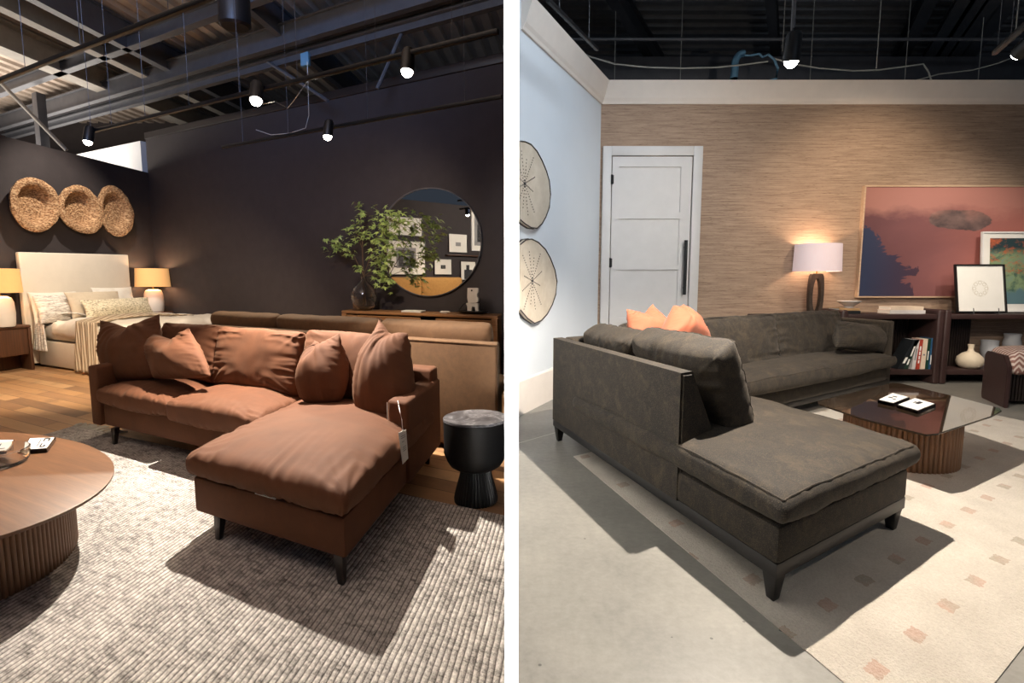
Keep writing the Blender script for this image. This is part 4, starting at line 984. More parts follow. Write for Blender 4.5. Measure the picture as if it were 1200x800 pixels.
# ---- things on the console
def on_con(px, dv): p = onv(L, px, 366, CV0 + dv); return L.uv(p)[0]
u = on_con(484, .18); tz0 = CZ + .001
def open_book(label, u, v, z, w, d, h, fr, mat='paper', cover='ink', name='book'):
    t = thing(name, label, 'book', fr.w(u, v, z))
    FB('cover', cover, fr, u - w / 2, u + w / 2, v - d / 2, v + d / 2, z, z + .003, 0, t)
    FB('pages', mat, fr, u - w / 2 + .004, u + w / 2 - .004, v - d / 2 + .004, v + d / 2 - .003, z + .0035, z + h - .003, 0, t)
    FB('cover', cover, fr, u - w / 2, u + w / 2, v - d / 2, v + d / 2, z + h - .0025, z + h, 0, t)
    return t
open_book('pale magazine lying flat on the console below the mirror', u, CV0 + .2, tz0, .34, .24, .02, L, 'paper', 'mat_board', 'magazine')
u = on_con(521, .12); O = L.w(u, CV0 + .12, tz0)
bm = bmesh.new(); lathe(bm, [(0, 0), (.6, .0), (1, .5), (.8, .9), (0, 1)], O, L.A3(.08) + L.B3(.02), L.B3(.03), Vector((.01, 0, .035)), 20, closed=True); tag(finish(bm, 'shell_dish', 'ceramic_white'), 'small white shell-shaped dish on the console left of the black tray', 'dish')
u = on_con(553, .2); O = L.w(u, CV0 + .22, tz0)
bm = bmesh.new(); lathe(bm, [(0, 0), (.62, 0), (1, .035), (.98, .045), (.6, .018), (0, .015)], O, L.A3(.24), L.B3(.15), n=40, closed=True); tag(finish(bm, 'black_tray', 'black_stain'), 'shallow black tray on the console at right', 'tray')
bm = bmesh.new(); pts = [O + L.A3(-.14 + .05 * math.sin(i / 8 * PI * 1.0)) * 1 + Vector((-.06 * math.cos(i / 10 * PI), 0, .02 + .12 * math.sin(i / 10 * PI))) for i in range(11)]
tube(bm, pts, .006, 8); tag(finish(bm, 'black_loop', 'black_metal'), 'thin black curved loop standing at the left of the black tray', 'ornament')
# carved pale block sculpture: two stacked notched stones
SO = L.w(on_con(555, .22), CV0 + .22, tz0 + .02); k_ = SO.y / FX
t = thing('stone_sculpture', 'pale carved stone sculpture of notched blocks on the black tray', 'sculpture', SO)
def outl(pts, y0=0): return [SO + L.A3((x - 555) * k_) + Vector((0, 0, (358 - y) * k_ * .98)) + L.B3(-.04) for x, y in pts]
bm = bmesh.new(); prism(bm, outl([(547, 358), (547, 350), (545, 348), (546, 347), (562, 347), (562, 358), (558, 358), (558, 351), (553, 351), (553, 358)]), L.B3(.08), .004); finish(bm, 'lower_block', 'ceramic_white', t)
bm = bmesh.new(); prism(bm, outl([(548, 346.8), (547, 340), (547.5, 329), (562, 329), (562, 334), (560, 336), (560, 339), (562.5, 341), (562, 345), (558, 346.8)]), L.B3(.08), .004); b_ = finish(bm, 'upper_block', 'ceramic_white', t)
bm = bmesh.new(); c = SO + L.A3(-1.5 * k_) + Vector((0, 0, 25.5 * k_)) - L.B3(.042); lathe(bm, [(0, 0), (.012, 0), (.012, .004), (0, .004)], c, L.A3(), Vector((0, 0, 1)), NB, 16, closed=True); finish(bm, 'eye_hole', 'dark_leg_wood', b_)

# ================================================================ RIGHT ROOM
WY = 7.31; RCX = F(699, 441, 0).x
cr = Vector((RCX, WY))
RH = 3.80
flatpoly('floor', 'concrete', [(XR - .004 + .004, -3), (10.5, -3), (10.5, WY + .2), (XR, WY + .2)], -.05, 0, 'structure')
wall('wall_back', 'grasscloth', (10.5, WY), (RCX, WY), -.2, RH - .002)
# left white wall of the right room
wl_d = (F(609, 486, 0) - cr).normalized(); t_ = (XR + .004 - cr.x) / wl_d.x; wlE = cr + wl_d * t_
nrm = Vector((-wl_d.y, wl_d.x))
bm = bmesh.new(); prism(bm, [Vector((p[0], p[1], 0)) for p in (cr, wlE, Vector((XR + .004, wlE.y + .25)), Vector((cr.x - .12, WY)))], (0, 0, RH - .002)); struct(finish(bm, 'wall_left', 'cool_wall_paint', smooth=False))
# crown and baseboard
def runprof(name, mat, prof, a, b, nrm):
    """prof: (out, z) points swept from a to b, out along nrm"""
    a, b = Vector(a[:2]), Vector(b[:2]); bm = bmesh.new(); D3 = Vector((b.x - a.x, b.y - a.y, 0))
    prism(bm, [Vector((a.x, a.y, 0)) + Vector((nrm[0] * o, nrm[1] * o, z)) for o, z in prof], D3); return struct(finish(bm, name, mat, smooth=False))
crown = [(-.2, RH - .26), (.02, RH - .26), (.03, RH - .23), (.05, RH - .2), (.10, RH - .06), (.12, RH), (-.2, RH)]
runprof('trim_30', 'crown_paint', crown, (RCX + .001, WY), (10.5, WY), (0, -1))
wn = Vector((-wl_d.y, wl_d.x)); wn = wn if wn.x > 0 else -wn
runprof('trim_31', 'crown_paint', [(0.0, RH - .26), (.02, RH - .26), (.03, RH - .23), (.05, RH - .2), (.10, RH - .06), (.12, RH), (.0, RH)], cr - wl_d * .0, cr + wl_d * (t_ - .13), wn)
o = runprof('baseboard_left', 'crown_paint', [(0, 0), (.02, 0), (.02, .33), (.012, .345), (0, .345)], cr, cr + wl_d * (t_ - .03), wn)
o = runprof('baseboard_back', 'crown_paint', [(0, 0), (.02, 0), (.02, .2), (.0, .2)], (F(820, 441, 0).x, WY), (10.5, WY), (0, -1))
# door
Yd = WY - .001
def XW(px): return Vp(px, 300, (0, WY), (1, 0)).x
def ZW(py): return Z(py, (0, WY))
RW = Fr((0, WY), (1, 0), (0, 1))
dx0, dx1, dz1 = XW(704), XW(818), ZW(172)
ix0, ix1, iz1 = XW(714), XW(807.5), ZW(183)
t = bpy.data.objects.new('door_1', None); COL.objects.link(t); t.location = ((dx0 + dx1) / 2, WY, 0); t['kind'] = 'structure'; t['label'] = 'tall white panelled door with long black pull in the corner'
bm = bmesh.new()
for (a, b, c, d) in ((dx0, ix0, 0, dz1), (ix1, dx1, 0, dz1), (ix0 - .001, ix1 + .001, iz1, dz1)): fbox(bm, RW, a, b, -.05, -.001, c, d, .006)
finish(bm, 'door_casing', 'door_paint', t)
g = .012
FB('door_slab', 'door_paint', RW, ix0 + g, ix1 - g, -.012, -.001, .01, iz1 - g, 0, t)
px0, px1 = XW(723), XW(794); bands = [ZW(196), ZW(249), ZW(256), ZW(310), ZW(316), ZW(372), .9, .25]
bm = bmesh.new(); s0, s1 = ix0 + g, ix1 - g
fbox(bm, RW, s0, px0, -.032, -.012, .01, iz1 - g); fbox(bm, RW, px1, s1, -.032, -.012, .01, iz1 - g)
zs = [iz1 - g, ZW(196), ZW(249), ZW(256.5), ZW(310), ZW(316), ZW(372), ZW(378), .28, .01]
for i in range(0, 10, 2): fbox(bm, RW, px0, px1, -.032, -.012, zs[i + 1], zs[i])
finish(bm, 'door_rails', 'door_paint', t, smooth=False)
hx = XW(801); bm = bmesh.new(); tube(bm, [(hx, WY - .09, ZW(282)), (hx, WY - .09, ZW(345))], .022, 12)
for zz in (ZW(290), ZW(337)): tube(bm, [(hx, WY - .03, zz), (hx, WY - .09, zz)], .012, 8)
o = finish(bm, 'door_handle', 'black_metal', t); o['label'] = 'long black bar pull'
for (py) in (211, 308):
    x = XW(714); bm = bmesh.new(); tube(bm, [(x + .005, WY - .055, ZW(py + 5.5)), (x + .005, WY - .055, ZW(py - 5.5))], .014, 8); fbox(bm, RW, x - .004, x + .03, -.056, -.03, ZW(py + 5), ZW(py - 5)); finish(bm, 'hinge', 'black_metal', t)
# wooden discs on the white wall
m = MB_('slab_face'); tc = m.n('ShaderNodeTexCoord').outputs['Object']; nzz = m.noise(tc, 6, 4); m.col(m.ramp(nzz, [(.3, rgb(186, 172, 152)), (.7, rgb(206, 194, 176))])); m.p(Roughness=.7); M['slab_face'] = m.m
simple('slab_edge', rgb(168, 138, 112), .7, bump=.3)
def disc(label, cx, cy, outline, ccx, ccy, sd):
    """outline: pixel points of the face rim; cut where the wall meets the partition"""
    D_ = wl_d; off = wn * .05
    base = cr + off
    pts = [Vp(x, y, base, D_) for x, y in outline]
    cen = Vp(cx, cy, base, D_)
    t = thing('wooden_disc', label, 'wall art', cen)
    W = Vector((-wn.x, -wn.y, 0)) * .045
    bm = bmesh.new(); prism(bm, pts, W, .0); finish(bm, 'slab', 'slab_face', t, smooth=False)
    # dark bark rim
    bm = bmesh.new(); k = len(pts)
    loop = []
    for i in range(k):
        loop.append(pts[i])
    oo = wn.to_3d() * .003
    tube(bm, [p + oo for p in loop] , .006, 6); tube(bm, [p + W * .9 for p in loop], .010, 6); finish(bm, 'bark_rim', 'dark_leg_wood', t)
    bm = bmesh.new(); pc = Vp(ccx, ccy, base, D_) + oo
    H = D_.to_3d()
    random.seed(sd)
    lathe(bm, [(0, 0), (.014, 0), (.014, .004), (0, .004)], pc, H, Vector((0, 0, 1)), wn.to_3d(), 12, closed=True)
    for a in range(12):
        an = a / 12 * 2 * PI + .2; ln = .26 + .14 * ((a * 5) % 3) / 2
        n_ = int(ln / .032)
        for q in range(1, n_):
            c = pc + (H * math.cos(an) * .8 + Vector((0, 0, 1)) * math.sin(an)) * q * .032
            if c.x < XR + .05: continue
            lathe(bm, [(0, 0), (.0065, 0), (.0065, .002), (0, .002)], c, H, Vector((0, 0, 1)), wn.to_3d(), 6, closed=True)
    finish(bm, 'inlay', 'ink', t)
def half_outline(top, bot, pts): return pts
disc('upper of two wooden discs inlaid with dotted rays on the white wall', 622, 216, [(609.8, 165.5), (615, 166), (622, 169), (629, 177), (635, 188), (640, 200), (643.5, 212), (645, 228), (643.5, 243), (639.5, 254), (635, 262), (629, 267.5), (622, 266.5), (615, 262), (609.8, 257.5)], 614.6, 215, 1)
disc('lower of two wooden discs inlaid with dotted rays on the white wall', 628, 329, [(609.8, 286), (616, 281), (623, 280), (631, 284), (639, 292), (645, 303), (650, 316), (652.5, 330), (651, 345), (647, 357), (641, 368), (634, 375.5), (626, 378.5), (618, 373), (609.8, 363)], 623.5, 329, 2)
# ---- dark sectional (frame S: u right along the foot, v back along the outer face)
CW, BV, SL = 1.22, 2.43, 4.57
t = dsofa = thing('sectional_sofa', 'charcoal brown chenille L-shaped sectional sofa on the cream rug', 'sofa', S.w(1.0, 1.2, 0))
PF = .665                        # where the tall side panel starts
FB('plinth', 'dark_frame_wood', S, .004, CW - .004, .004, BV - .004, .12, .182, .004, t)
FB('plinth', 'dark_frame_wood', S, CW + .0, SL - .004, 1.624, BV - .004, .12, .182, .004, t)
FB('base', 'dark_chenille', S, 0, CW, 0, BV - .16, .177, .335, .022, t)
FB('base', 'dark_chenille', S, CW + .002, SL - .14, 1.60, BV - .16, .177, .335, .02, t)
# tall outer side with slanted front end
bm = bmesh.new(); pr_ = [(PF, .177), (BV, .177), (BV, .84), (PF + .0, .84)]
prism(bm, [S.w(u, PF, z) for u, z in ((-.004, .178), (-.004, .84), (.085, .84), (.33, .40), (.33, .178))], S.B3(BV - PF), .014)

finish(bm, 'side_back_panel', 'dark_chenille', t)
FB('back_panel', 'dark_chenille', S, .118, SL - .16, BV - .15, BV, .177, .84, .02, t, 3)
FB('armrest', 'dark_chenille', S, SL - .158, SL, 1.62, BV, .177, .84, .022, t, 3)
def Shex(u0, u1, v0, v1, z0, z1): return (S.w((u0 + u1) / 2, (v0 + v1) / 2, (z0 + z1) / 2), S.A3((u1 - u0) / 2), S.B3((v1 - v0) / 2), Vector((0, 0, (z1 - z0) / 2)))
def welt(parent, u0, u1, v0, v1, z, r=.006):
    bm = bmesh.new(); c = .05; pts = []
    for (a, b, qa, qb) in ((u0, v0, 0, 1), (u1, v0, 1, 0), (u1, v1, 0, -1), (u0, v1, -1, 0)):
        sa = 1 if a == u0 else -1; sb = 1 if b == v0 else -1
        seq = [(a, b + sb * c), (a + sa * c * .3, b + sb * c * .3), (a + sa * c, b)]
        if (a == u1) != (b == v1): seq = seq[::-1]
        pts += [S.w(x, y, z) for x, y in seq]
    pts.append(pts[0]); tube(bm, pts, r, 6, cap=False); return finish(bm, 'piping', 'dark_chenille', parent)
cu = puff('chaise_cushion', 'dark_chenille', *Shex(-.01, CW + .02, -.02, PF + 1.3, .34, .485), n=60, crown=.5, wr=.007, seed=61, parent=t, edgew=.5, rnd=.75, welt=.005)
sc2 = puff('seat_cushion', 'dark_chenille', *Shex(CW + .04, SL - .17, 1.50, BV - .2, .34, .485), n=60, crown=.8, wr=.010, seed=62, parent=t, edgew=1.0, rnd=.75, welt=.005)
# back cushions along the outer side (they lean outwards over the panel)
def leanS(v0, v1, u, z0, h, tilt, th):
    tl = math.radians(tilt); up = S.A3(-math.sin(tl)) + Vector((0, 0, math.cos(tl))); nn = S.A3(math.cos(tl)) + Vector((0, 0, math.sin(tl)))
    O = S.w(u, (v0 + v1) / 2, z0) + up * h / 2; return O, S.B3((v1 - v0) / 2), up * h / 2, nn * th / 2
puff('back_cushion', 'dark_chenille', *leanS(.62, 1.50, .52, .47, .53, 25, .24), n=50, crown=.35, wr=.013, seed=63, parent=t, edgew=1.2, welt=.005)
puff('back_cushion', 'dark_chenille', *leanS(1.52, 2.25, .50, .47, .50, 25, .22), n=50, crown=.4, wr=.014, seed=64, parent=t, edgew=1.0, welt=.005)
cutx = [.95, 1.85, L and 3.0, 4.12]
us = [S.uv(Vp(px, 400, S.w(0, BV - .36), R1))[0] for px in (700, 786, 905, 981)]
print('BACK CUSH', us)
for i in range(3):
    puff('back_cushion', 'dark_chenille', *lean(S, max(.55, us[i]) + .01, us[i + 1] - .01, BV - .42, .46, .50, 14, .20), n=50, crown=.5, wr=.016, seed=65 + i, parent=t, edgew=1.2, welt=.005)
for (u, v) in ((.05, .05), (CW - .05, .05), (.05, BV - .05), (SL - .05, 1.68), (SL - .05, BV - .06), (CW, BV - .06)):
    bm = bmesh.new(); taper_leg(bm, S.w(u, v), .04, .022, .004 if v < .1 or u > 1 else 0, .128, S, (0, 0)); finish(bm, 'leg', 'dark_frame_wood', t)
# loose cushions
def SPil(label, px, py, v, w, h, tilt, yaw, th, chop, seed, roll=0, mat='coral_velvet'):
    O = Vp(px, py, S.w(0, v), R1); k = O.y / FX
    a = Vector((math.cos(yaw), math.sin(yaw), 0)); tl = math.radians(tilt); nrm = Vector((a.y, -a.x, 0)); up = Vector((0, 0, math.cos(tl))) - nrm * math.sin(tl); nn = nrm * math.cos(tl) + Vector((0, 0, math.sin(tl)))
    rr = math.radians(roll); U = a * math.cos(rr) + up * math.sin(rr); V = up * math.cos(rr) - a * math.sin(rr)
    return tag(pillow('throw_pillow', mat, O, U * w * k / 2, V * h * k / 2, nn * th / 2, n=30, chop=chop, pinch=.08, wr=.01, seed=seed), label, 'pillow')
P4('coral velvet pillow at left, lying low behind the tall back cushions', [(734, 362), (765, 356), (796, 404), (742, 404)], 1.75, 1.9, .18, .2, 71, 'coral_velvet', S)
P4('coral velvet pillow at right, nearest the long seat cushion', [(789, 358), (801, 356), (840, 404), (768, 402)], 1.55, 1.7, .2, .05, 72, 'coral_velvet', S, cx=.1, bow=-.12)
P4('small charcoal chenille pillow against the right arm', [(980, 375), (1036, 381), (1036, 413), (979, 407)], 1.66, 1.76, .2, .03, 73, 'dark_chenille', S, bow=.02)

# ---- right rug
ra = F(672, 535); rb2 = F(985, 800); e1_ = (rb2 - ra).normalized()
rc = F(1200, 757); far = F(1165, 492)
def sUV(p): return S.uv(p)
uL = (S.uv(ra)[0] + S.uv(rb2)[0]) / 2; vN = S.uv(rc)[1]; vF = S.uv(ra)[1]; 
print('RUG', S.uv(ra), S.uv(rb2), S.uv(rc), S.uv(F(1150, 800)), S.uv(far))
bm = bmesh.new(); q = [S.w(uL, -.9), S.w(5.6, -.9), S.w(5.6, vF), S.w(uL, vF)]
q = [S.w(uL, vN - .05), S.w(5.4, vN - .05), S.w(5.4, 1.4), S.w(3.9, 1.5), S.w(3.9, vF), S.w(uL, vF)]
q = [S.w(S.uv(rb2)[0], vN), S.w(4.6, vN + .0), S.w(4.6, vF), S.w(S.uv(ra)[0], vF)]
prism(bm, [Vector((p.x, p.y, 0)) for p in q], (0, 0, .004)); rt = thing('cream_rug', 'cream shag rug with scattered tan squares under the charcoal sofa', 'rug', S.w(2, 1, 0)); 
finish(bm, 'pile', 'shag_rug', rt, smooth=False)

# ---- bronze glass coffee table
GT = .38
gp = [F(x, y, GT) for x, y in ((958, 470), (1046, 448), (1056, 449), (1122, 465), (1172, 478), (1174, 481), (1162, 487), (1100, 507.5), (1086, 509), (1074, 506), (1010, 490), (960, 473))]
tc_ = F(1082, 533, 0)
t = thing('glass_coffee_table', 'low table with bronze glass top on a ribbed drum beside the chaise', 'coffee table', (gp[0].x * .5 + gp[5].x * .5, gp[0].y * .5 + gp[5].y * .5, 0))
bm = bmesh.new(); prism(bm, [Vector((p.x, p.y, GT - .012)) for p in gp], (0, 0, .012), .003); finish(bm, 'glass_top', 'bronze_glass', t, smooth=False)
rt_ = F(1125.5, 538, 0); lo = F(1093, 556.5, 0)
Rr = .36; tcx = rt_.x - Rr * .86; 
best = None
for i in range(60):
    for j in range(60):
        c = Vector((2.2 + i * .02, 3.3 + j * .02)); 
        # silhouettes of a drum of radius Rr
        xr = max(600 + FX * (c.x + Rr * math.cos(a)) / ((c.y + Rr * math.sin(a)) * CT + EYE * ST) for a in [k_ * PI / 24 for k_ in range(48)])
        yl = max(400 - FX * ((c.y + Rr * math.sin(a)) * ST - EYE * CT) / ((c.y + Rr * math.sin(a)) * CT + EYE * ST) for a in [k_ * PI / 24 for k_ in range(48)])
        er = (xr - 1125.5) ** 2 + (yl - 556.5) ** 2
        if best is None or er < best[0]: best = (er, c.x, c.y)
print('DRUM', best, 'glass', [tuple(round(a, 2) for a in p) for p in gp])
dc = (best[1], best[2], 0)
bm = bmesh.new(); lathe(bm, [(0, .005), (Rr, .005), (Rr, GT - .03), (0, GT - .03)], dc, n=70 * 6, flute=.014, nf=70, closed=True); finish(bm, 'ribbed_base', 'fluted_walnut', t, angle=60)
bm = bmesh.new(); lathe(bm, [(0, GT - .029), (Rr - .02, GT - .029), (Rr - .02, GT - .0125), (0, GT - .0125)], dc, n=64, closed=True); finish(bm, 'top_disc', 'walnut_dark', t)
card_holder('clear price block lying furthest left on the bronze glass', [(1029, 467), (1047, 471), (1066, 464), (1046, 459)], GT, .035, [(.2, .4, .5, .5), (.3, .6, .6, .7), (.6, .3, .8, .4)])
card_holder('clear price block lying nearest the rim on the bronze glass', [(1051, 473), (1076, 480), (1097, 472), (1072, 465)], GT, .03, [(.4, .5, .6, .8), (.3, .5, .36, .7)])

# ---- bookcases (frame RW: u = x, v = y - WY)
BY1 = WY - .03; BYF = F(1103, 450, 0).y; dv0 = BYF - WY
BH = Z(366, (0, BYF)); TH_ = .07
def BX(px, y=None): return Vp(px, 400, (0, y or BYF), (1, 0)).x
def bookcase(label, x0, x1, left_side=True, right_side=True, lz=.0):
    t = thing('low_bookcase', label, 'bookcase', ((x0 + x1) / 2, (BYF + BY1) / 2, 0))
    v1 = -.03
    FB('top_shelf', 'espresso_wood', RW, x0 + .085, x1 - .085, dv0 + .02, v1, BH - .085, BH - .025, .008, t)
    FB('bottom_shelf', 'espresso_wood', RW, x0 + .085, x1 - .085, dv0 + .02, v1, .115, .18, .008, t)
    for (a, b) in ((x0, x0 + .083), (x1 - .083, x1)): FB('upright', 'espresso_wood', RW, a, b, dv0, v1, 0, BH + .03, .025, t, 4)
    FB('kick_rail', 'espresso_wood', RW, x0 + .085, x1 - .085, v1 - .06, v1 - .03, .0, .11, .0, t)
    # ribbed centre divider and dark back
    bm = bmesh.new(); n = 34; w = (x1 - x0 - .17); k0 = x0 + .085
    for i in range(n): fbox(bm, RW, k0 + w * i / n, k0 + w * (i + .7) / n, v1 - .02, v1 - .001, .181, BH - .086)
    return t, bm
xm = BX(1105.5)
t, bm = bookcase('dark espresso low bookcase behind the sofa arm, books on its lower shelf', BX(985), xm - .003); finish(bm, 'ribbed_back', 'dark_leg_wood', t, smooth=False)
FB('back_panel', 'dark_leg_wood', RW, BX(985) + .085, xm - .09, -.028, -.012, .181, BH - .086, 0, t)
t2, bm = bookcase('dark espresso low bookcase at the right edge, pottery on its lower shelf', xm + .003, BX(1300)); bm.free()
bm = bmesh.new(); a0 = xm + .09; a1 = Vp(1134, 400, (0, WY - .2), (1, 0)).x
for i in range(16): fbox(bm, RW, a0 + (a1 - a0) * i / 16, a0 + (a1 - a0) * (i + .65) / 16, -.24, -.22, .181, BH - .086)
fbox(bm, RW, a0, a1, -.22, -.2, .181, BH - .086); finish(bm, 'ribbed_panel', 'dark_leg_wood', t2, smooth=False)
ST_ = BH - .0245; SLF = .181
# books on the shelf (upright)
simple('book_green', rgb(36, 56, 46), .5); simple('book_white', rgb(214, 208, 206), .5); simple('book_red', rgb(176, 66, 50), .5); simple('book_cream', rgb(226, 206, 184), .5); simple('book_darkgreen', rgb(24, 60, 48), .5); simple('book_blue', rgb(44, 86, 122), .5); simple('book_black', rgb(30, 34, 38), .5); simple('book_tan', rgb(190, 152, 108), .5)
yb = BYF + .06
def upright_book(label, pxb0, pxb1, pytop, lean_px, mat, strip, vfront=.06, dpt=.2, spine=None):
    """book with its spine to the room; lean_px shifts the top sideways"""
    y = BYF + vfront; x0, x1 = BX(pxb0, y), BX(pxb1, y); zt = Z(pytop, (0, y)); sh = lean_px * y / FX
    zb = SLF + .001; t = thing('book', label, 'book', ((x0 + x1) / 2, y, zb)); fr = Fr((0, y), (1, 0), (0, 1))
    w = x1 - x0; th = .003
    def bk(nm, a, b, va, vb, z0, z1, mt, par=t):
        bm = bmesh.new(); s0 = sh * (z0 - zb) / (zt - zb); s1 = sh * (z1 - zb) / (zt - zb)
        P = [Vector((a + s0, y + va, z0)), Vector((b + s0, y + va, z0)), Vector((b + s0, y + vb, z0)), Vector((a + s0, y + vb, z0)), Vector((a + s1, y + va, z1)), Vector((b + s1, y + va, z1)), Vector((b + s1, y + vb, z1)), Vector((a + s1, y + vb, z1))]
        hexa(bm, P); return finish(bm, nm, mt, par, smooth=False)
    c = bk('cover', x0, x1, 0, .004, zb, zt, mat); bk('cover', x0, x0 + th, .004, dpt, zb, zt, mat); bk('cover', x1 - th, x1, .004, dpt, zb, zt, mat)
    bk('pages', x0 + th, x1 - th, .005, dpt - .005, zb + .003, zt - .004, 'paper')
    bm = bmesh.new()
    hh = zt - zb
    for f0, f1 in strip:
        z0, z1 = zb + hh * f0, zb + hh * f1; s0 = sh * f0; s1 = sh * f1; m0, m1 = x0 + w * .3, x0 + w * .7
        hexa(bm, [Vector((m0 + s0, y - .001, z0)), Vector((m1 + s0, y - .001, z0)), Vector((m1 + s0, y - .0002, z0)), Vector((m0 + s0, y - .0002, z0)), Vector((m0 + s1, y - .001, z1)), Vector((m1 + s1, y - .001, z1)), Vector((m1 + s1, y - .0002, z1)), Vector((m0 + s1, y - .0002, z1))])
    if strip: finish(bm, 'spine_lettering', 'paper' if mat not in ('book_white', 'book_cream') else 'grey_ink', c, smooth=False)
    return t
upright_book('thick dark green book leaning left most in the row on the shelf', 1054, 1061, 398, 17, 'book_black', [(.2, .4)])
upright_book('dark green book with pale spine leaning second in the shelf row', 1061.5, 1066, 399, 11, 'book_green', [(.15, .35), (.45, .8)])
upright_book('white-spined book between the leaning green books and the red one', 1071, 1075, 398, 3, 'book_white', [(.3, .7)])
upright_book('red book with pale lettering standing on the shelf', 1076, 1080, 398, 2, 'book_red', [(.2, .3), (.33, .45), (.48, .6), (.63, .78)])
upright_book('cream book standing right of the red one', 1081, 1086.5, 397, 1, 'book_cream', [(.45, .5)])
upright_book('slim dark green book standing right of the cream one', 1087, 1090, 397, 1, 'book_darkgreen', [(.3, .6)])
upright_book('blue book standing last on the right of the shelf row', 1090.5, 1094.5, 396, 1, 'book_blue', [(.15, .45)])
# things on top
def flatbook(label, px0, px1, y, z, h, mat, dpt=.24):
    x0, x1 = BX(px0, y), BX(px1, y); t = thing('book', label, 'book', ((x0 + x1) / 2, y, z)); fr = Fr((0, y), (1, 0), (0, 1))
    FB('cover', mat, fr, x0, x1, 0, dpt, z, z + .004, 0, t); FB('cover', mat, fr, x0, x1, 0, dpt, z + h - .004, z + h, 0, t); FB('cover', mat, fr, x0, x1, -.002, .002, z + .004, z + h - .004, 0, t)
    FB('pages', 'paper', fr, x0 + .004, x1 - .004, .003, dpt - .006, z + .0045, z + h - .0045, 0, t); return t
yy_ = BYF + .1
flatbook('white book at the bottom of the flat stack below the painting', 1040, 1081.5, yy_, ST_ + .001, .045, 'book_white'); flatbook('cream book on top of the flat stack below the painting', 1041, 1079, yy_ + .01, ST_ + .047, .045, 'book_cream')
flatbook('dark book lying under the white footed bowl', 980, 1006, yy_, ST_ + .001, .038, 'book_black'); flatbook('tan book lying directly under the white footed bowl', 981, 1005, yy_, ST_ + .040, .03, 'book_tan')
cx_ = BX(993, yy_ + .1); bm = bmesh.new(); lathe(bm, [(0, 0), (.05, 0), (.052, .02), (.09, .045), (.14, .085), (.136, .088), (.085, .052), (0, .045)], (cx_, yy_ + .12, ST_ + .071), n=40, closed=True); tag(finish(bm, 'footed_bowl', 'ceramic_gloss', angle=50), 'white footed bowl on two books beside the lamp', 'bowl')
# pottery
def pot(name, label, px, y, z, prof, mat):
    x = BX(px, y); k = y / FX; bm = bmesh.new(); lathe(bm, [(r * k, h * k) for r, h in prof], (x, y, z), n=40, closed=True); return tag(finish(bm, name, mat, angle=60), label, 'vase')
pot('onion_vase', 'cream onion-shaped vase with short neck on the lower shelf', 1138.5, BYF + .16, SLF + .001, [(0, 0), (8, 0), (12, 3), (13.5, 8), (12.5, 13), (8, 17.5), (3.2, 20), (2.6, 23), (3.4, 28), (2.6, 28), (1.8, 24), (0, 24)], 'ceramic_cream')
pot('glazed_urn', 'glazed white urn on the lower shelf behind the onion vase', 1160, BYF + .36, SLF + .001, [(0, 0), (7, 0), (7.5, 3), (4.5, 6), (5, 9), (8, 13), (8.8, 20), (8.2, 26), (8.8, 30), (8.0, 30), (7, 25), (0, 22)], 'ceramic_gloss')
pot('glazed_urn', 'taller glazed white urn on the lower shelf, furthest right', 1186, BYF + .42, SLF + .001, [(0, 0), (9, 0), (9.5, 4), (5, 9), (5.5, 12), (8.4, 17), (9, 26), (7.5, 32), (8.5, 37), (7.6, 37), (6.4, 31), (0, 28)], 'ceramic_gloss')
# lamp with looped stone base
yl = BYF + .38; xl = BX(952, yl)
t = thing('table_lamp', 'table lamp with pinkish white drum shade and looped dark stone base', 'lamp', (xl, yl, ST_)); k = yl / FX
# console table the lamp stands on
FB('narrow_console', 'espresso_wood', RW, BX(895), BX(985) - .01, dv0 + .15, -.03, .0, ST_ - .02, .01).__setitem__('label', 'dark narrow console behind the sofa carrying the lamp'); bpy.data.objects['narrow_console']['category'] = 'console'
zb = ST_ - .019; zt = Z(320.5, (0, yl)); zs0 = Z(318, (0, yl)); zs1 = Z(286, (0, yl))
hw = 8.4 * k; bm = bmesh.new()
n = 40; outer = []; inner = []
H = zt - zb
for i in range(n):
    a = 2 * PI * i / n; ca, sa = math.cos(a), math.sin(a)
    f = (abs(ca) ** 8 + abs(sa) ** 14) ** (-1 / 14)
    outer.append((hw * ca * f, H / 2 + H / 2 * sa * f)); inner.append((hw * .56 * ca, H * .47 + H * .42 * sa))
for yv in (-.06, .06):
    pass
O3 = lambda p, yv: Vector((xl + p[0], yl + yv, zb + p[1]))
rings = [[bm.verts.new(O3(p, yv)) for p in ps] for ps, yv in ((outer, -.035), (outer, .035), (inner, .035), (inner, -.035))]
for r in range(4):
    A_, B_ = rings[r], rings[(r + 1) % 4]
    for i in range(n): bm.faces.new((A_[i], A_[(i + 1) % n], B_[(i + 1) % n], B_[i]))
simple('lamp_stone', rgb(60, 50, 42), .6, var=.3, scale=20, bump=.4)
finish(bm, 'lamp_base', 'lamp_stone', t)
bm = bmesh.new(); tube(bm, [(xl, yl, zt), (xl, yl, zs0 + .12)], .01, 8); finish(bm, 'stem', 'brass', t)
rs = 25.5 * k; bm = bmesh.new(); lathe(bm, [(rs, zs0), (rs * .96, zs1), (rs * .96 - .004, zs1), (rs - .004, zs0), (rs, zs0)], (xl, yl, 0), n=64, closed=True); finish(bm, 'lamp_shade', 'pink_shade', t)
bm = bmesh.new(); lathe(bm, [(0, zs0 + .1), (.03, zs0 + .12), (.035, zs0 + .16), (0, zs0 + .2)], (xl, yl, 0), n=16, closed=True); finish(bm, 'bulb', 'lamp_bulb', t)
point('lamp_light', (xl, yl, zs0 + .20), 15, (1, .72, .45), .025); point('lamp_light', (xl, yl, zs0 + .15), 4, (1, .68, .38), .04)
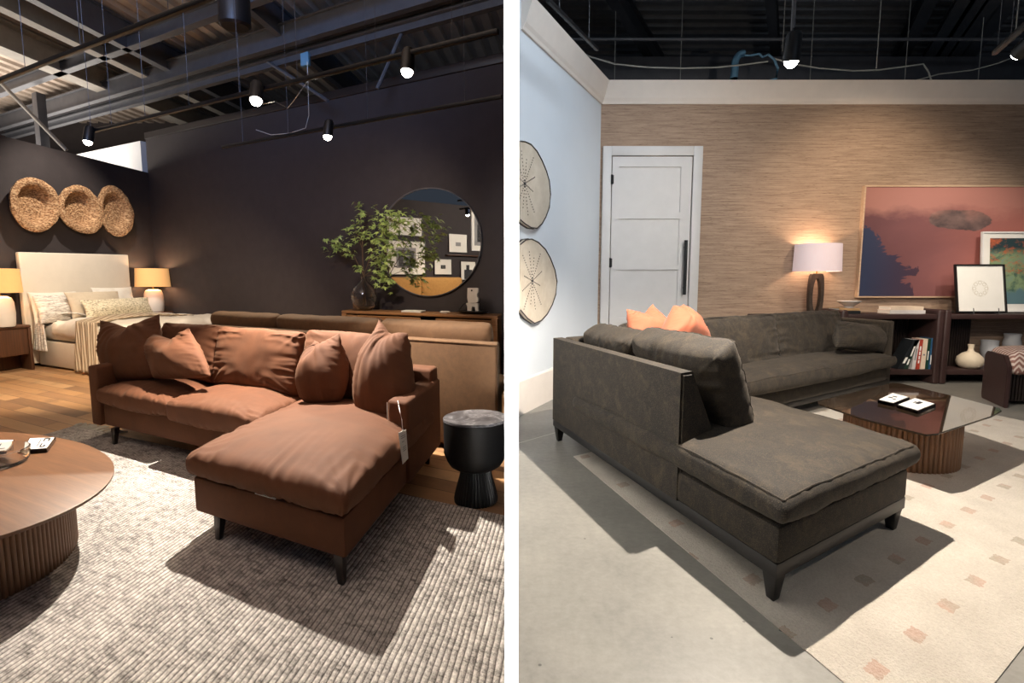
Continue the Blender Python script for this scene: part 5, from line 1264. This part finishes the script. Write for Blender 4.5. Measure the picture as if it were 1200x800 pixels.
# ---- painting
m = MB_('painting_canvas'); tc = m.n('ShaderNodeTexCoord').outputs['Generated']; sp = m.n('ShaderNodeSeparateXYZ'); m.l(tc, sp.inputs[0]); x, z = sp.outputs[0], sp.outputs[2]
n1 = m.noise(tc, 2.2, 5, .6, .6)
g1 = m.mth('ADD', m.mth('MULTIPLY', x, 1.0), m.mth('MULTIPLY', m.mth('SUBTRACT', n1, .5), .35))
c = m.ramp(g1, [(.05, rgb(104, 66, 70)), (.35, rgb(130, 84, 84)), (.55, rgb(160, 102, 96)), (.78, rgb(186, 118, 106)), (1, rgb(156, 108, 104))])
blob = m.mth('ADD', m.mth('MULTIPLY', m.mth('SUBTRACT', m.noise(tc, 5, 6, .6, .8), .5), .75), m.mth('ADD', m.mth('MULTIPLY', x, 1.1), m.mth('MULTIPLY', z, .5)))
c = m.mix(m.ramp(blob, [(.345, (1, 1, 1)), (.36, (0, 0, 0))]), c, m.ramp(x, [(.03, rgb(48, 56, 84)), (.35, rgb(74, 48, 56))]))
# grey brush stroke, an ellipse
ex = m.mth('DIVIDE', m.mth('SUBTRACT', x, .475), .155); ez = m.mth('DIVIDE', m.mth('SUBTRACT', m.mth('ADD', z, m.mth('MULTIPLY', x, .08)), .74), .095)
el = m.mth('ADD', m.mth('ADD', m.mth('POWER', m.mth('ABSOLUTE', ex), 3), m.mth('POWER', m.mth('ABSOLUTE', ez), 2)), m.mth('MULTIPLY', m.mth('SUBTRACT', m.noise(tc, 14, 5, .7), .5), 1.5))
c = m.mix(m.ramp(el, [(.85, (1, 1, 1)), (1, (0, 0, 0))]), c, m.ramp(m.noise(tc, 12, 3), [(.3, rgb(74, 62, 62)), (.7, rgb(128, 104, 100))]))
c = m.mix(m.ramp(m.mth('ADD', z, m.mth('MULTIPLY', m.noise(tc, 4, 4), .35)), [(.9, (0, 0, 0)), (1.3, (.6, .6, .6))]), c, rgb(200, 142, 128))
m.col(c); m.p(Roughness=.5); M['painting_canvas'] = m.m
pxa, pxb = XW(1004.5), XW(1004.5) + (XW(1200) - XW(1004.5)) * 1.22; pz0, pz1 = ZW(348.5), ZW(218)
t = thing('painting', 'large abstract painting in plum and rose with slim blond frame', 'painting', ((pxa + pxb) / 2, WY, pz0))
FB('canvas', 'painting_canvas', RW, pxa + .02, pxb - .02, -.05, -.01, pz0 + .02, pz1 - .02, 0, t)
bm = bmesh.new()
for (a, b, c_, d) in ((pxa, pxb, pz0, pz0 + .018), (pxa, pxb, pz1 - .018, pz1), (pxa, pxa + .018, pz0 + .018, pz1 - .018), (pxb - .018, pxb, pz0 + .018, pz1 - .018)): fbox(bm, RW, a, b, -.065, -.002, c_, d)
finish(bm, 'frame', 'blond_frame', t, smooth=False)
# ---- framed works leaning on the bookcase
def leaning(name, label, px0, px1, py0, py1, yb_, tilt, fw, mats, art=None, roll=0):
    x0, x1 = BX(px0, yb_), BX(px1, yb_); zt = Z(py0, (0, yb_ + .05)); z0 = ST_ + .012; t = thing(name, label, 'picture', ((x0 + x1) / 2, yb_, z0))
    tl = math.radians(tilt); up = Vector((0, math.sin(tl), math.cos(tl))); nn = Vector((0, -math.cos(tl), math.sin(tl))); R = Vector((1, 0, 0)); h = zt - z0
    O = Vector((x0, yb_, z0)); W = x1 - x0
    def slab(nm, a, b, c, d, n0, n1, mt, par=t, sm=False):
        bm = bmesh.new(); P = [O + R * a + up * c + nn * n0, O + R * b + up * c + nn * n0, O + R * b + up * c + nn * n1, O + R * a + up * c + nn * n1, O + R * a + up * d + nn * n0, O + R * b + up * d + nn * n0, O + R * b + up * d + nn * n1, O + R * a + up * d + nn * n1]
        hexa(bm, P); return finish(bm, nm, mt, par, smooth=sm)
    for (a, b, c, d) in ((0, W, 0, fw), (0, W, h - fw, h), (0, fw, fw, h - fw), (W - fw, W, fw, h - fw)): slab('frame_bar', a, b, c, d, 0, .03, mats[0])
    mt_ = slab('mat', fw, W - fw, fw, h - fw, .004, .012, mats[1])
    return t, slab, W, h, O, R, up, nn, mt_
m = MB_('watercolour'); tc = m.n('ShaderNodeTexCoord').outputs['Generated']; n1 = m.noise(tc, 4, 5, .7, .8); sp = m.n('ShaderNodeSeparateXYZ'); m.l(tc, sp.inputs[0]); z = sp.outputs[2]
c = m.ramp(n1, [(.35, rgb(70, 100, 90)), (.5, rgb(140, 160, 120)), (.65, rgb(120, 150, 140))])
c = m.mix(m.ramp(m.mth('ADD', z, m.mth('MULTIPLY', n1, .3)), [(.9, (0, 0, 0)), (1.0, (1, 1, 1))]), c, rgb(50, 70, 74)); c = m.mix(m.mth('MULTIPLY', m.ramp(m.noise(tc, 5, 6, .8, .2), [(.5, (0, 0, 0)), (.62, (.9, .9, .9))]), m.mth('GREATER_THAN', z, .45)), c, rgb(206, 108, 70))
c = m.mix(m.ramp(m.mth('SUBTRACT', z, m.mth('MULTIPLY', n1, .3)), [(.02, (1, 1, 1)), (.1, (0, 0, 0))]), c, rgb(96, 126, 134)); m.col(c); m.p(Roughness=.3); M['watercolour'] = m.m
t, slab, W, h, O, R, up, nn, mt_ = leaning('framed_watercolour', 'framed green and orange watercolour standing behind the smaller picture', 1144, 1245, 271, 366, BYF + .32, 5, .02, ('white_paint', 'paper'))
slab('artwork', W * .10, W * .92, h * .1, h * .92, .013, .015, 'watercolour', mt_)
t, slab, W, h, O, R, up, nn, mt_ = leaning('framed_rosette', 'white picture with a faint rosette in a dark frame on a small easel', 1117, 1175, 309, 364, BYF + .12, 10, .018, ('dark_frame_wood', 'paper'))
bm = bmesh.new()
for i in range(8):
    a = i / 8 * 2 * PI; c = O + R * (W / 2 + .075 * math.cos(a)) + up * (h * .5 + .075 * math.sin(a)) + nn * .013
    lathe(bm, [(.018, 0), (.024, 0), (.024, .001), (.018, .001), (.018, 0)], c, R, up, nn, 14, closed=True)
c = O + R * W / 2 + up * h * .5 + nn * .013; lathe(bm, [(.098, 0), (.101, 0), (.101, .001), (.098, .001), (.098, 0)], c, R, up, nn, 32, closed=True)
simple('faint_line', rgb(206, 200, 188), .7); finish(bm, 'rosette', 'faint_line', mt_, smooth=False)
t = thing('picture_easel', 'small metal easel holding the white rosette picture', 'easel', (O.x + W / 2, O.y - .05, ST_))
for f in (.26, .76):
    x = O.x + W * f; bm = bmesh.new(); tube(bm, [(x, O.y - .08, ST_ + .002), (x, O.y - .065, ST_ + .075)], .005, 8); tube(bm, [(x, O.y - .072, ST_ + .008), (x, O.y + .12, ST_ + .008)], .004, 8); finish(bm, 'easel_arm', 'steel', t)
# ---- ottoman/bench at right
oa = F(1150, 466, 0); ob = F(1176, 478, 0); d_ = (ob - oa).normalized(); OF = Fr(ob, Vector((1, .0)).normalized(), -d_)
t = thing('curved_stool', 'dark ribbed wooden stool with chevron knit seat at the right edge', 'stool', (ob.x + .4, ob.y + .3, 0))
ln = (ob - oa).length; zh = Z(418, ob) ; z2 = Z(415, oa)
print('STOOL', zh, z2, ln)
bm = bmesh.new(); prism(bm, [OF.w(0, v, z) for v, z in ((0, 0), (ln, 0), (ln + .02, .05), (ln + .02, zh * .92), (ln - .02, zh), (.1, zh), (0, zh * .8))], Vector((.05, 0, 0)), .008); finish(bm, 'side_panel', 'espresso_wood', t)
bm = bmesh.new()
for i in range(22): fbox(bm, OF, .06 + i * .035, .06 + i * .035 + .024, .12, .16, .05, zh * .62)
fbox(bm, OF, .055, .83, .161, ln, .05, zh * .62); finish(bm, 'ribbed_front', 'dark_leg_wood', t, smooth=False)
puff('seat_cushion', 'chevron_knit', OF.w(.45, ln * .55, zh * .62 + .13), Vector((.39, 0, 0)), OF.B3(ln * .5), Vector((0, 0, .13)), n=24, crown=.1, wr=.006, seed=81, parent=t)

# ---- ceiling of the right room
deck('ceiling', 'deck_right', RW, -10.5, 9, -1, 11, 5.2, .26, .07, 'x', XR, -1) if False else None
bm = bmesh.new(); prof = []
for i in range(66):
    a = -3 + i * .26; prof += [(a, 5.2), (a + .12, 5.2), (a + .15, 5.27), (a + .23, 5.27)]
rows = [(bm.verts.new((XR, y, z)), bm.verts.new((11, y, z))) for y, z in prof]
for i in range(len(rows) - 1): bm.faces.new((rows[i][0], rows[i][1], rows[i + 1][1], rows[i + 1][0]))
struct(finish(bm, 'ceiling', 'deck_right', smooth=False))
kk = 40
def rbeam(px, py, z, w, h, mat, y0=-2, y1=13.5):
    global kk
    p = F(px, py, z); a = p + RY * ((y0 - p.y) / RY.y); b = p + RY * ((y1 - p.y) / RY.y)
    if a.x < XR + .1: a = p + RY * ((XR + .12 - p.x) / RY.x)
    ibeam('trim_%d' % kk, mat, a, b, z, h, w, .02); kk += 1
rbeam(735, 28, 4.8, .14, .3, 'dark_steel'); rbeam(1081, 22, 4.8, .16, .3, 'dark_steel'); rbeam(905, 30, 4.8, .12, .3, 'dark_steel')
for x in (1112, 1126, 1142, 1160): rbeam(x + 0, 34, 4.7, .2, .1, 'dark_steel')
# cross conduit, wide duct and far beams
def cross(px, py, y, r, mat, x0=None, x1=10.5, box=None):
    global kk
    z = Z(py, (0, y)); x0 = XR + .15 if x0 is None else x0; bm = bmesh.new()
    if box: fbox(bm, Fr((0, y), (1, 0), (0, 1)), x0, x1, 0, box[0], z - box[1], z, .01)
    else: tube(bm, [(x0, y, z), (x1, y, z)], r, 10)
    struct(finish(bm, 'trim_%d' % kk, mat)); kk += 1
cross(900, 46, 7.6, .022, 'steel'); cross(900, 66, 8.8, 0, 'steel', box=(.4, .42))
cross(900, 97, 12.8, 0, 'dark_steel', box=(.2, 6)) if False else None
wall('wall_far', 'dark_steel', (11, 13.6), (-1.0, 13.6), -.2, 5.3) if False else None
# far dark wall closing the hall behind both rooms
wall('wall_far', 'dark_wall_paint', (14, 14.2), (-20, 14.2), -.2, 5.4)
# blue flexible duct elbow
zc = Z(80, (0, 7.9)); x = Vp(860, 90, (0, 7.9), (1, 0)).x; k = 7.9 / FX
bm = bmesh.new(); P = [(x, 7.9, 3.4), (x, 7.9, Z(92, (0, 7.9))), (x + .01, 7.9, Z(78, (0, 7.9)))]
for i in range(1, 7): a = PI - i / 6 * PI * .55; P.append((x + 9 * k * (1 + math.cos(a)), 7.9, Z(78, (0, 7.9)) + 14 * k * math.sin(a)))
tube(bm, P, 4.2 * k, 16, 3.6 * k); tag(finish(bm, 'flexible_duct', 'blue_duct'), 'pale blue bent duct end sticking up behind the back wall', 'duct')
# sagging cables
def sag(label, pts, y, r=.008, mat='cable'):
    bm = bmesh.new(); P = []
    for i in range(len(pts) - 1):
        for s in range(6):
            f = s / 6; P.append((pts[i][0] * (1 - f) + pts[i + 1][0] * f, pts[i][1] * (1 - f) + pts[i + 1][1] * f))
    P.append(pts[-1]); V3 = [Vp(a, b, (0, y), (1, 0)) for a, b in P]; tube(bm, V3, r, 6); tag(finish(bm, 'cable', mat), label, 'cable')
sag('pale cable sagging from the corner crown to the blue duct', [(660, 52), (690, 66), (720, 75), (760, 79), (800, 80), (840, 79), (870, 76), (900, 72)], 7.55, .010)
sag('pale cable sagging right of the lit hanging spotlight', [(905, 68), (930, 75), (960, 80), (1000, 83), (1030, 82), (1060, 78), (1082, 75), (1088, 84), (1092, 96)], 7.55, .010)
sag('thin cable rising to the spotlight at the right edge', [(1066, 96), (1100, 87), (1140, 82), (1170, 74), (1185, 68)], 7.55, .008)
bm = bmesh.new(); 
for off in (0, .05):
    P = [Vp(a + off * 20, b, (0, 7.5), (1, 0)) for a, b in ((896, 96), (909, 92), (911, 80), (907, 70), (900, 64), (893, 67), (889, 63), (880, 65), (873, 65))]; tube(bm, P, .012, 8)
tag(finish(bm, 'cable', 'blue_duct'), 'pale blue looped hose beside the bent duct', 'cable')
# hanging wires
for i, (px, pyb, y) in enumerate(((720, 96, 7.6), (797, 96, 7.6), (917, 60, 7), (949, 96, 7.55), (1027, 80, 6.5), (1060, 96, 7.6), (1146, 96, 7.55), (1190, 40, 5))):
    p = Vp(px, pyb, (0, y), (1, 0)); bm = bmesh.new(); tube(bm, [p, (p.x, p.y, 5.2)], .005, 6); tag(finish(bm, 'hanging_wire', 'wire'), 'thin steel wire hanging from the deck above the grasscloth wall', 'wire', 'hanging wires above the grasscloth wall')
# spots
m1 = Vector((*F(927, 72, 2.52), 2.52)); m2 = Vector((*F(1194, 62, 2.62), 2.62))
tt = head('lit spotlight hanging on a steel rod in the middle of the right room', m1, S.w(1.2, 1.2, 0), 1, None)
bm = bmesh.new(); tube(bm, [m1 + Vector((0, 0, .06)), m1 + Vector((0, 0, .3)), Vector((m1.x, m1.y, 5.2))], .012, 8); finish(bm, 'rod', 'steel', tt)
tt = head('lit spotlight at the top right corner of the right room', m2, (m2.x + .6, 7.0, 1.5), 1, m2.z + .12)
tra = m2 + Vector((0, 0, .12)); track_rail('black track running off the upper right edge of the right room', F(1165, 65, m2.z + .12), F(1206, 28, m2.z + .12), m2.z + .12, (.1, .5, .9))
tl1 = Vp(640, 0, (0, 4.0), (1, 0)); a = F(700, 60, 3.5); b = F(642, 2, 3.5); track_rail('black track along the white wall at the upper left of the right room', a, b, 3.5, (.2, .8))
# ================================================================ LIGHT
w = bpy.data.worlds.new('world'); SC.world = w; w.use_nodes = True
w.node_tree.nodes['Background'].inputs[0].default_value = (.62, .76, 1, 1); w.node_tree.nodes['Background'].inputs[1].default_value = .05
WARM = (1, .80, .58); NEU = (1, .90, .78); COOL = (.62, .78, 1)
spot('track_or_added_spot', l1 + Vector((.02, -.06, -.08)), L.w(-.75, -.6, .0), 980, 122, .45, (1, .89, .76), .02)
spot('track_or_added_spot', l2 + Vector((0, 0, -.06)), L.w(-.1, 2.9, .8), 14, 100, .7, WARM, .03)
spot('track_or_added_spot', l3 + Vector((0, 0, -.06)), L.w(-5.6, 2.8, .2), 600, 100, .7, WARM, .03)
spot('track_or_added_spot', l4 + Vector((0, 0, -.06)), L.w(-2.1, WV, 1.4), 200, 90, .9, WARM, .03)
spot('track_or_added_spot', L.w(-6.2, 3.1, 4.4), L.w(-7.8, 3.2, 1.4), 480, 70, .7, NEU, .03)     # washes headboard and baskets from above
spot('track_or_added_spot', L.w(-3.0, 3.4, 2.9), L.w(-1.7, 2.2, .7), 330, 80, .8, WARM, .03)
spot('track_or_added_spot', (-4.5, 2.5, 3.0), (-7.6, 3.6, 1.8), 380, 100, .8, NEU, .05)          # fill spot without a fixture, for the left-wall pictures the mirror shows
def uplight(loc, wt, sx, sy, col):  # unseen area lights facing up, added to brighten the ceiling decks
    d = bpy.data.lights.new('added_upper_fill', 'AREA'); d.shape = 'RECTANGLE'; d.size = sx; d.size_y = sy; d.energy = wt; d.color = col
    o = bpy.data.objects.new('added_upper_fill', d); COL.objects.link(o); o.location = loc; o.rotation_euler = (PI, 0, 0); return o
uplight((-3.5, -1.6, 3.3), 650, 6, 3, (.92, .93, 1))
uplight((-2.6, 1.5, 3.5), 260, 3, 2, (1, .93, .86))
uplight(L.w(-10.5, 3.0, 3.0), 330, 3, 4, (1, .92, .82))
area('added_upper_fill', (-2.5, .5, 4.6), (-3.5, 7.5, 4.0), 45, 3.0, .6, (.3, .5, 1)).data.spread = 1.0  # area light without an opening, stands in for blue daylight on the upper wall
spot('track_or_added_spot', L.w(RU + 2.2, -.4, 2.9), L.w(RU + .5, -.7, .6), 130, 70, .8, WARM, .04)  # added spot without a fixture, brightens the ochre sofa for the mirror
# right room
uplight((5.0, 2.8, 3.9), 90, 3, 2, (.7, .85, 1))  # cool fill added under the right ceiling deck
spot('track_or_added_spot', (4.7, 3.8, 3.1), (5.75, 6.8, 1.15), 130, 26, .6, NEU, .03)  # narrow unseen spot, added to brighten the rosette picture
spot('hanging_light', S.w(.66, .70, 2.45), S.w(.66, .70, 0), 660, 150, .4, NEU, .02)
spot('track_or_added_spot', m2 + Vector((0, 0, -.06)), (m2.x + .3, WY, 1.0), 200, 110, .8, NEU, .03)
spot('track_or_added_spot', (4.4, 5.2, 3.6), (4.6, WY, 1.7), 170, 90, .8, WARM, .03)
spot('track_or_added_spot', (3.9, 1.3, 3.2), (3.9, 2.9, 0), 130, 110, .8, NEU, .03)
area('added_right_fill', (2.6, -2.6, 2.8), (1.5, 6, 1.8), 14, 3.0, 2.0, COOL)  # unseen cool fill for the whole room, added behind the camera
area('added_right_fill', (2.2, 3.4, 4.9), (.4, 6, 2.2), 48, 1.6, 1.2, (.8, .9, 1)).data.spread = 1.7  # fill added inside the room above view, brightens the white wall and corner
spot('track_or_added_spot', (3.0, 3.6, 3.9), (1.9, WY, 1.6), 50, 60, .9, NEU, .03)  # unseen spot added to brighten the door
spot('track_or_added_spot', (5.5, 5.0, 3.4), (5.9, WY, 1.2), 170, 70, .9, NEU, .03)  # extra unseen spot, added to brighten the leaning pictures
# narrow unseen strip of light, added to whiten the end of the partition
e_ = area('added_partition_strip', (0, -.5, 1.3), (0, 1.2, 1.3), 3.0, .05, 2.4, (1, .97, .93)); e_.data.spread = math.radians(9)
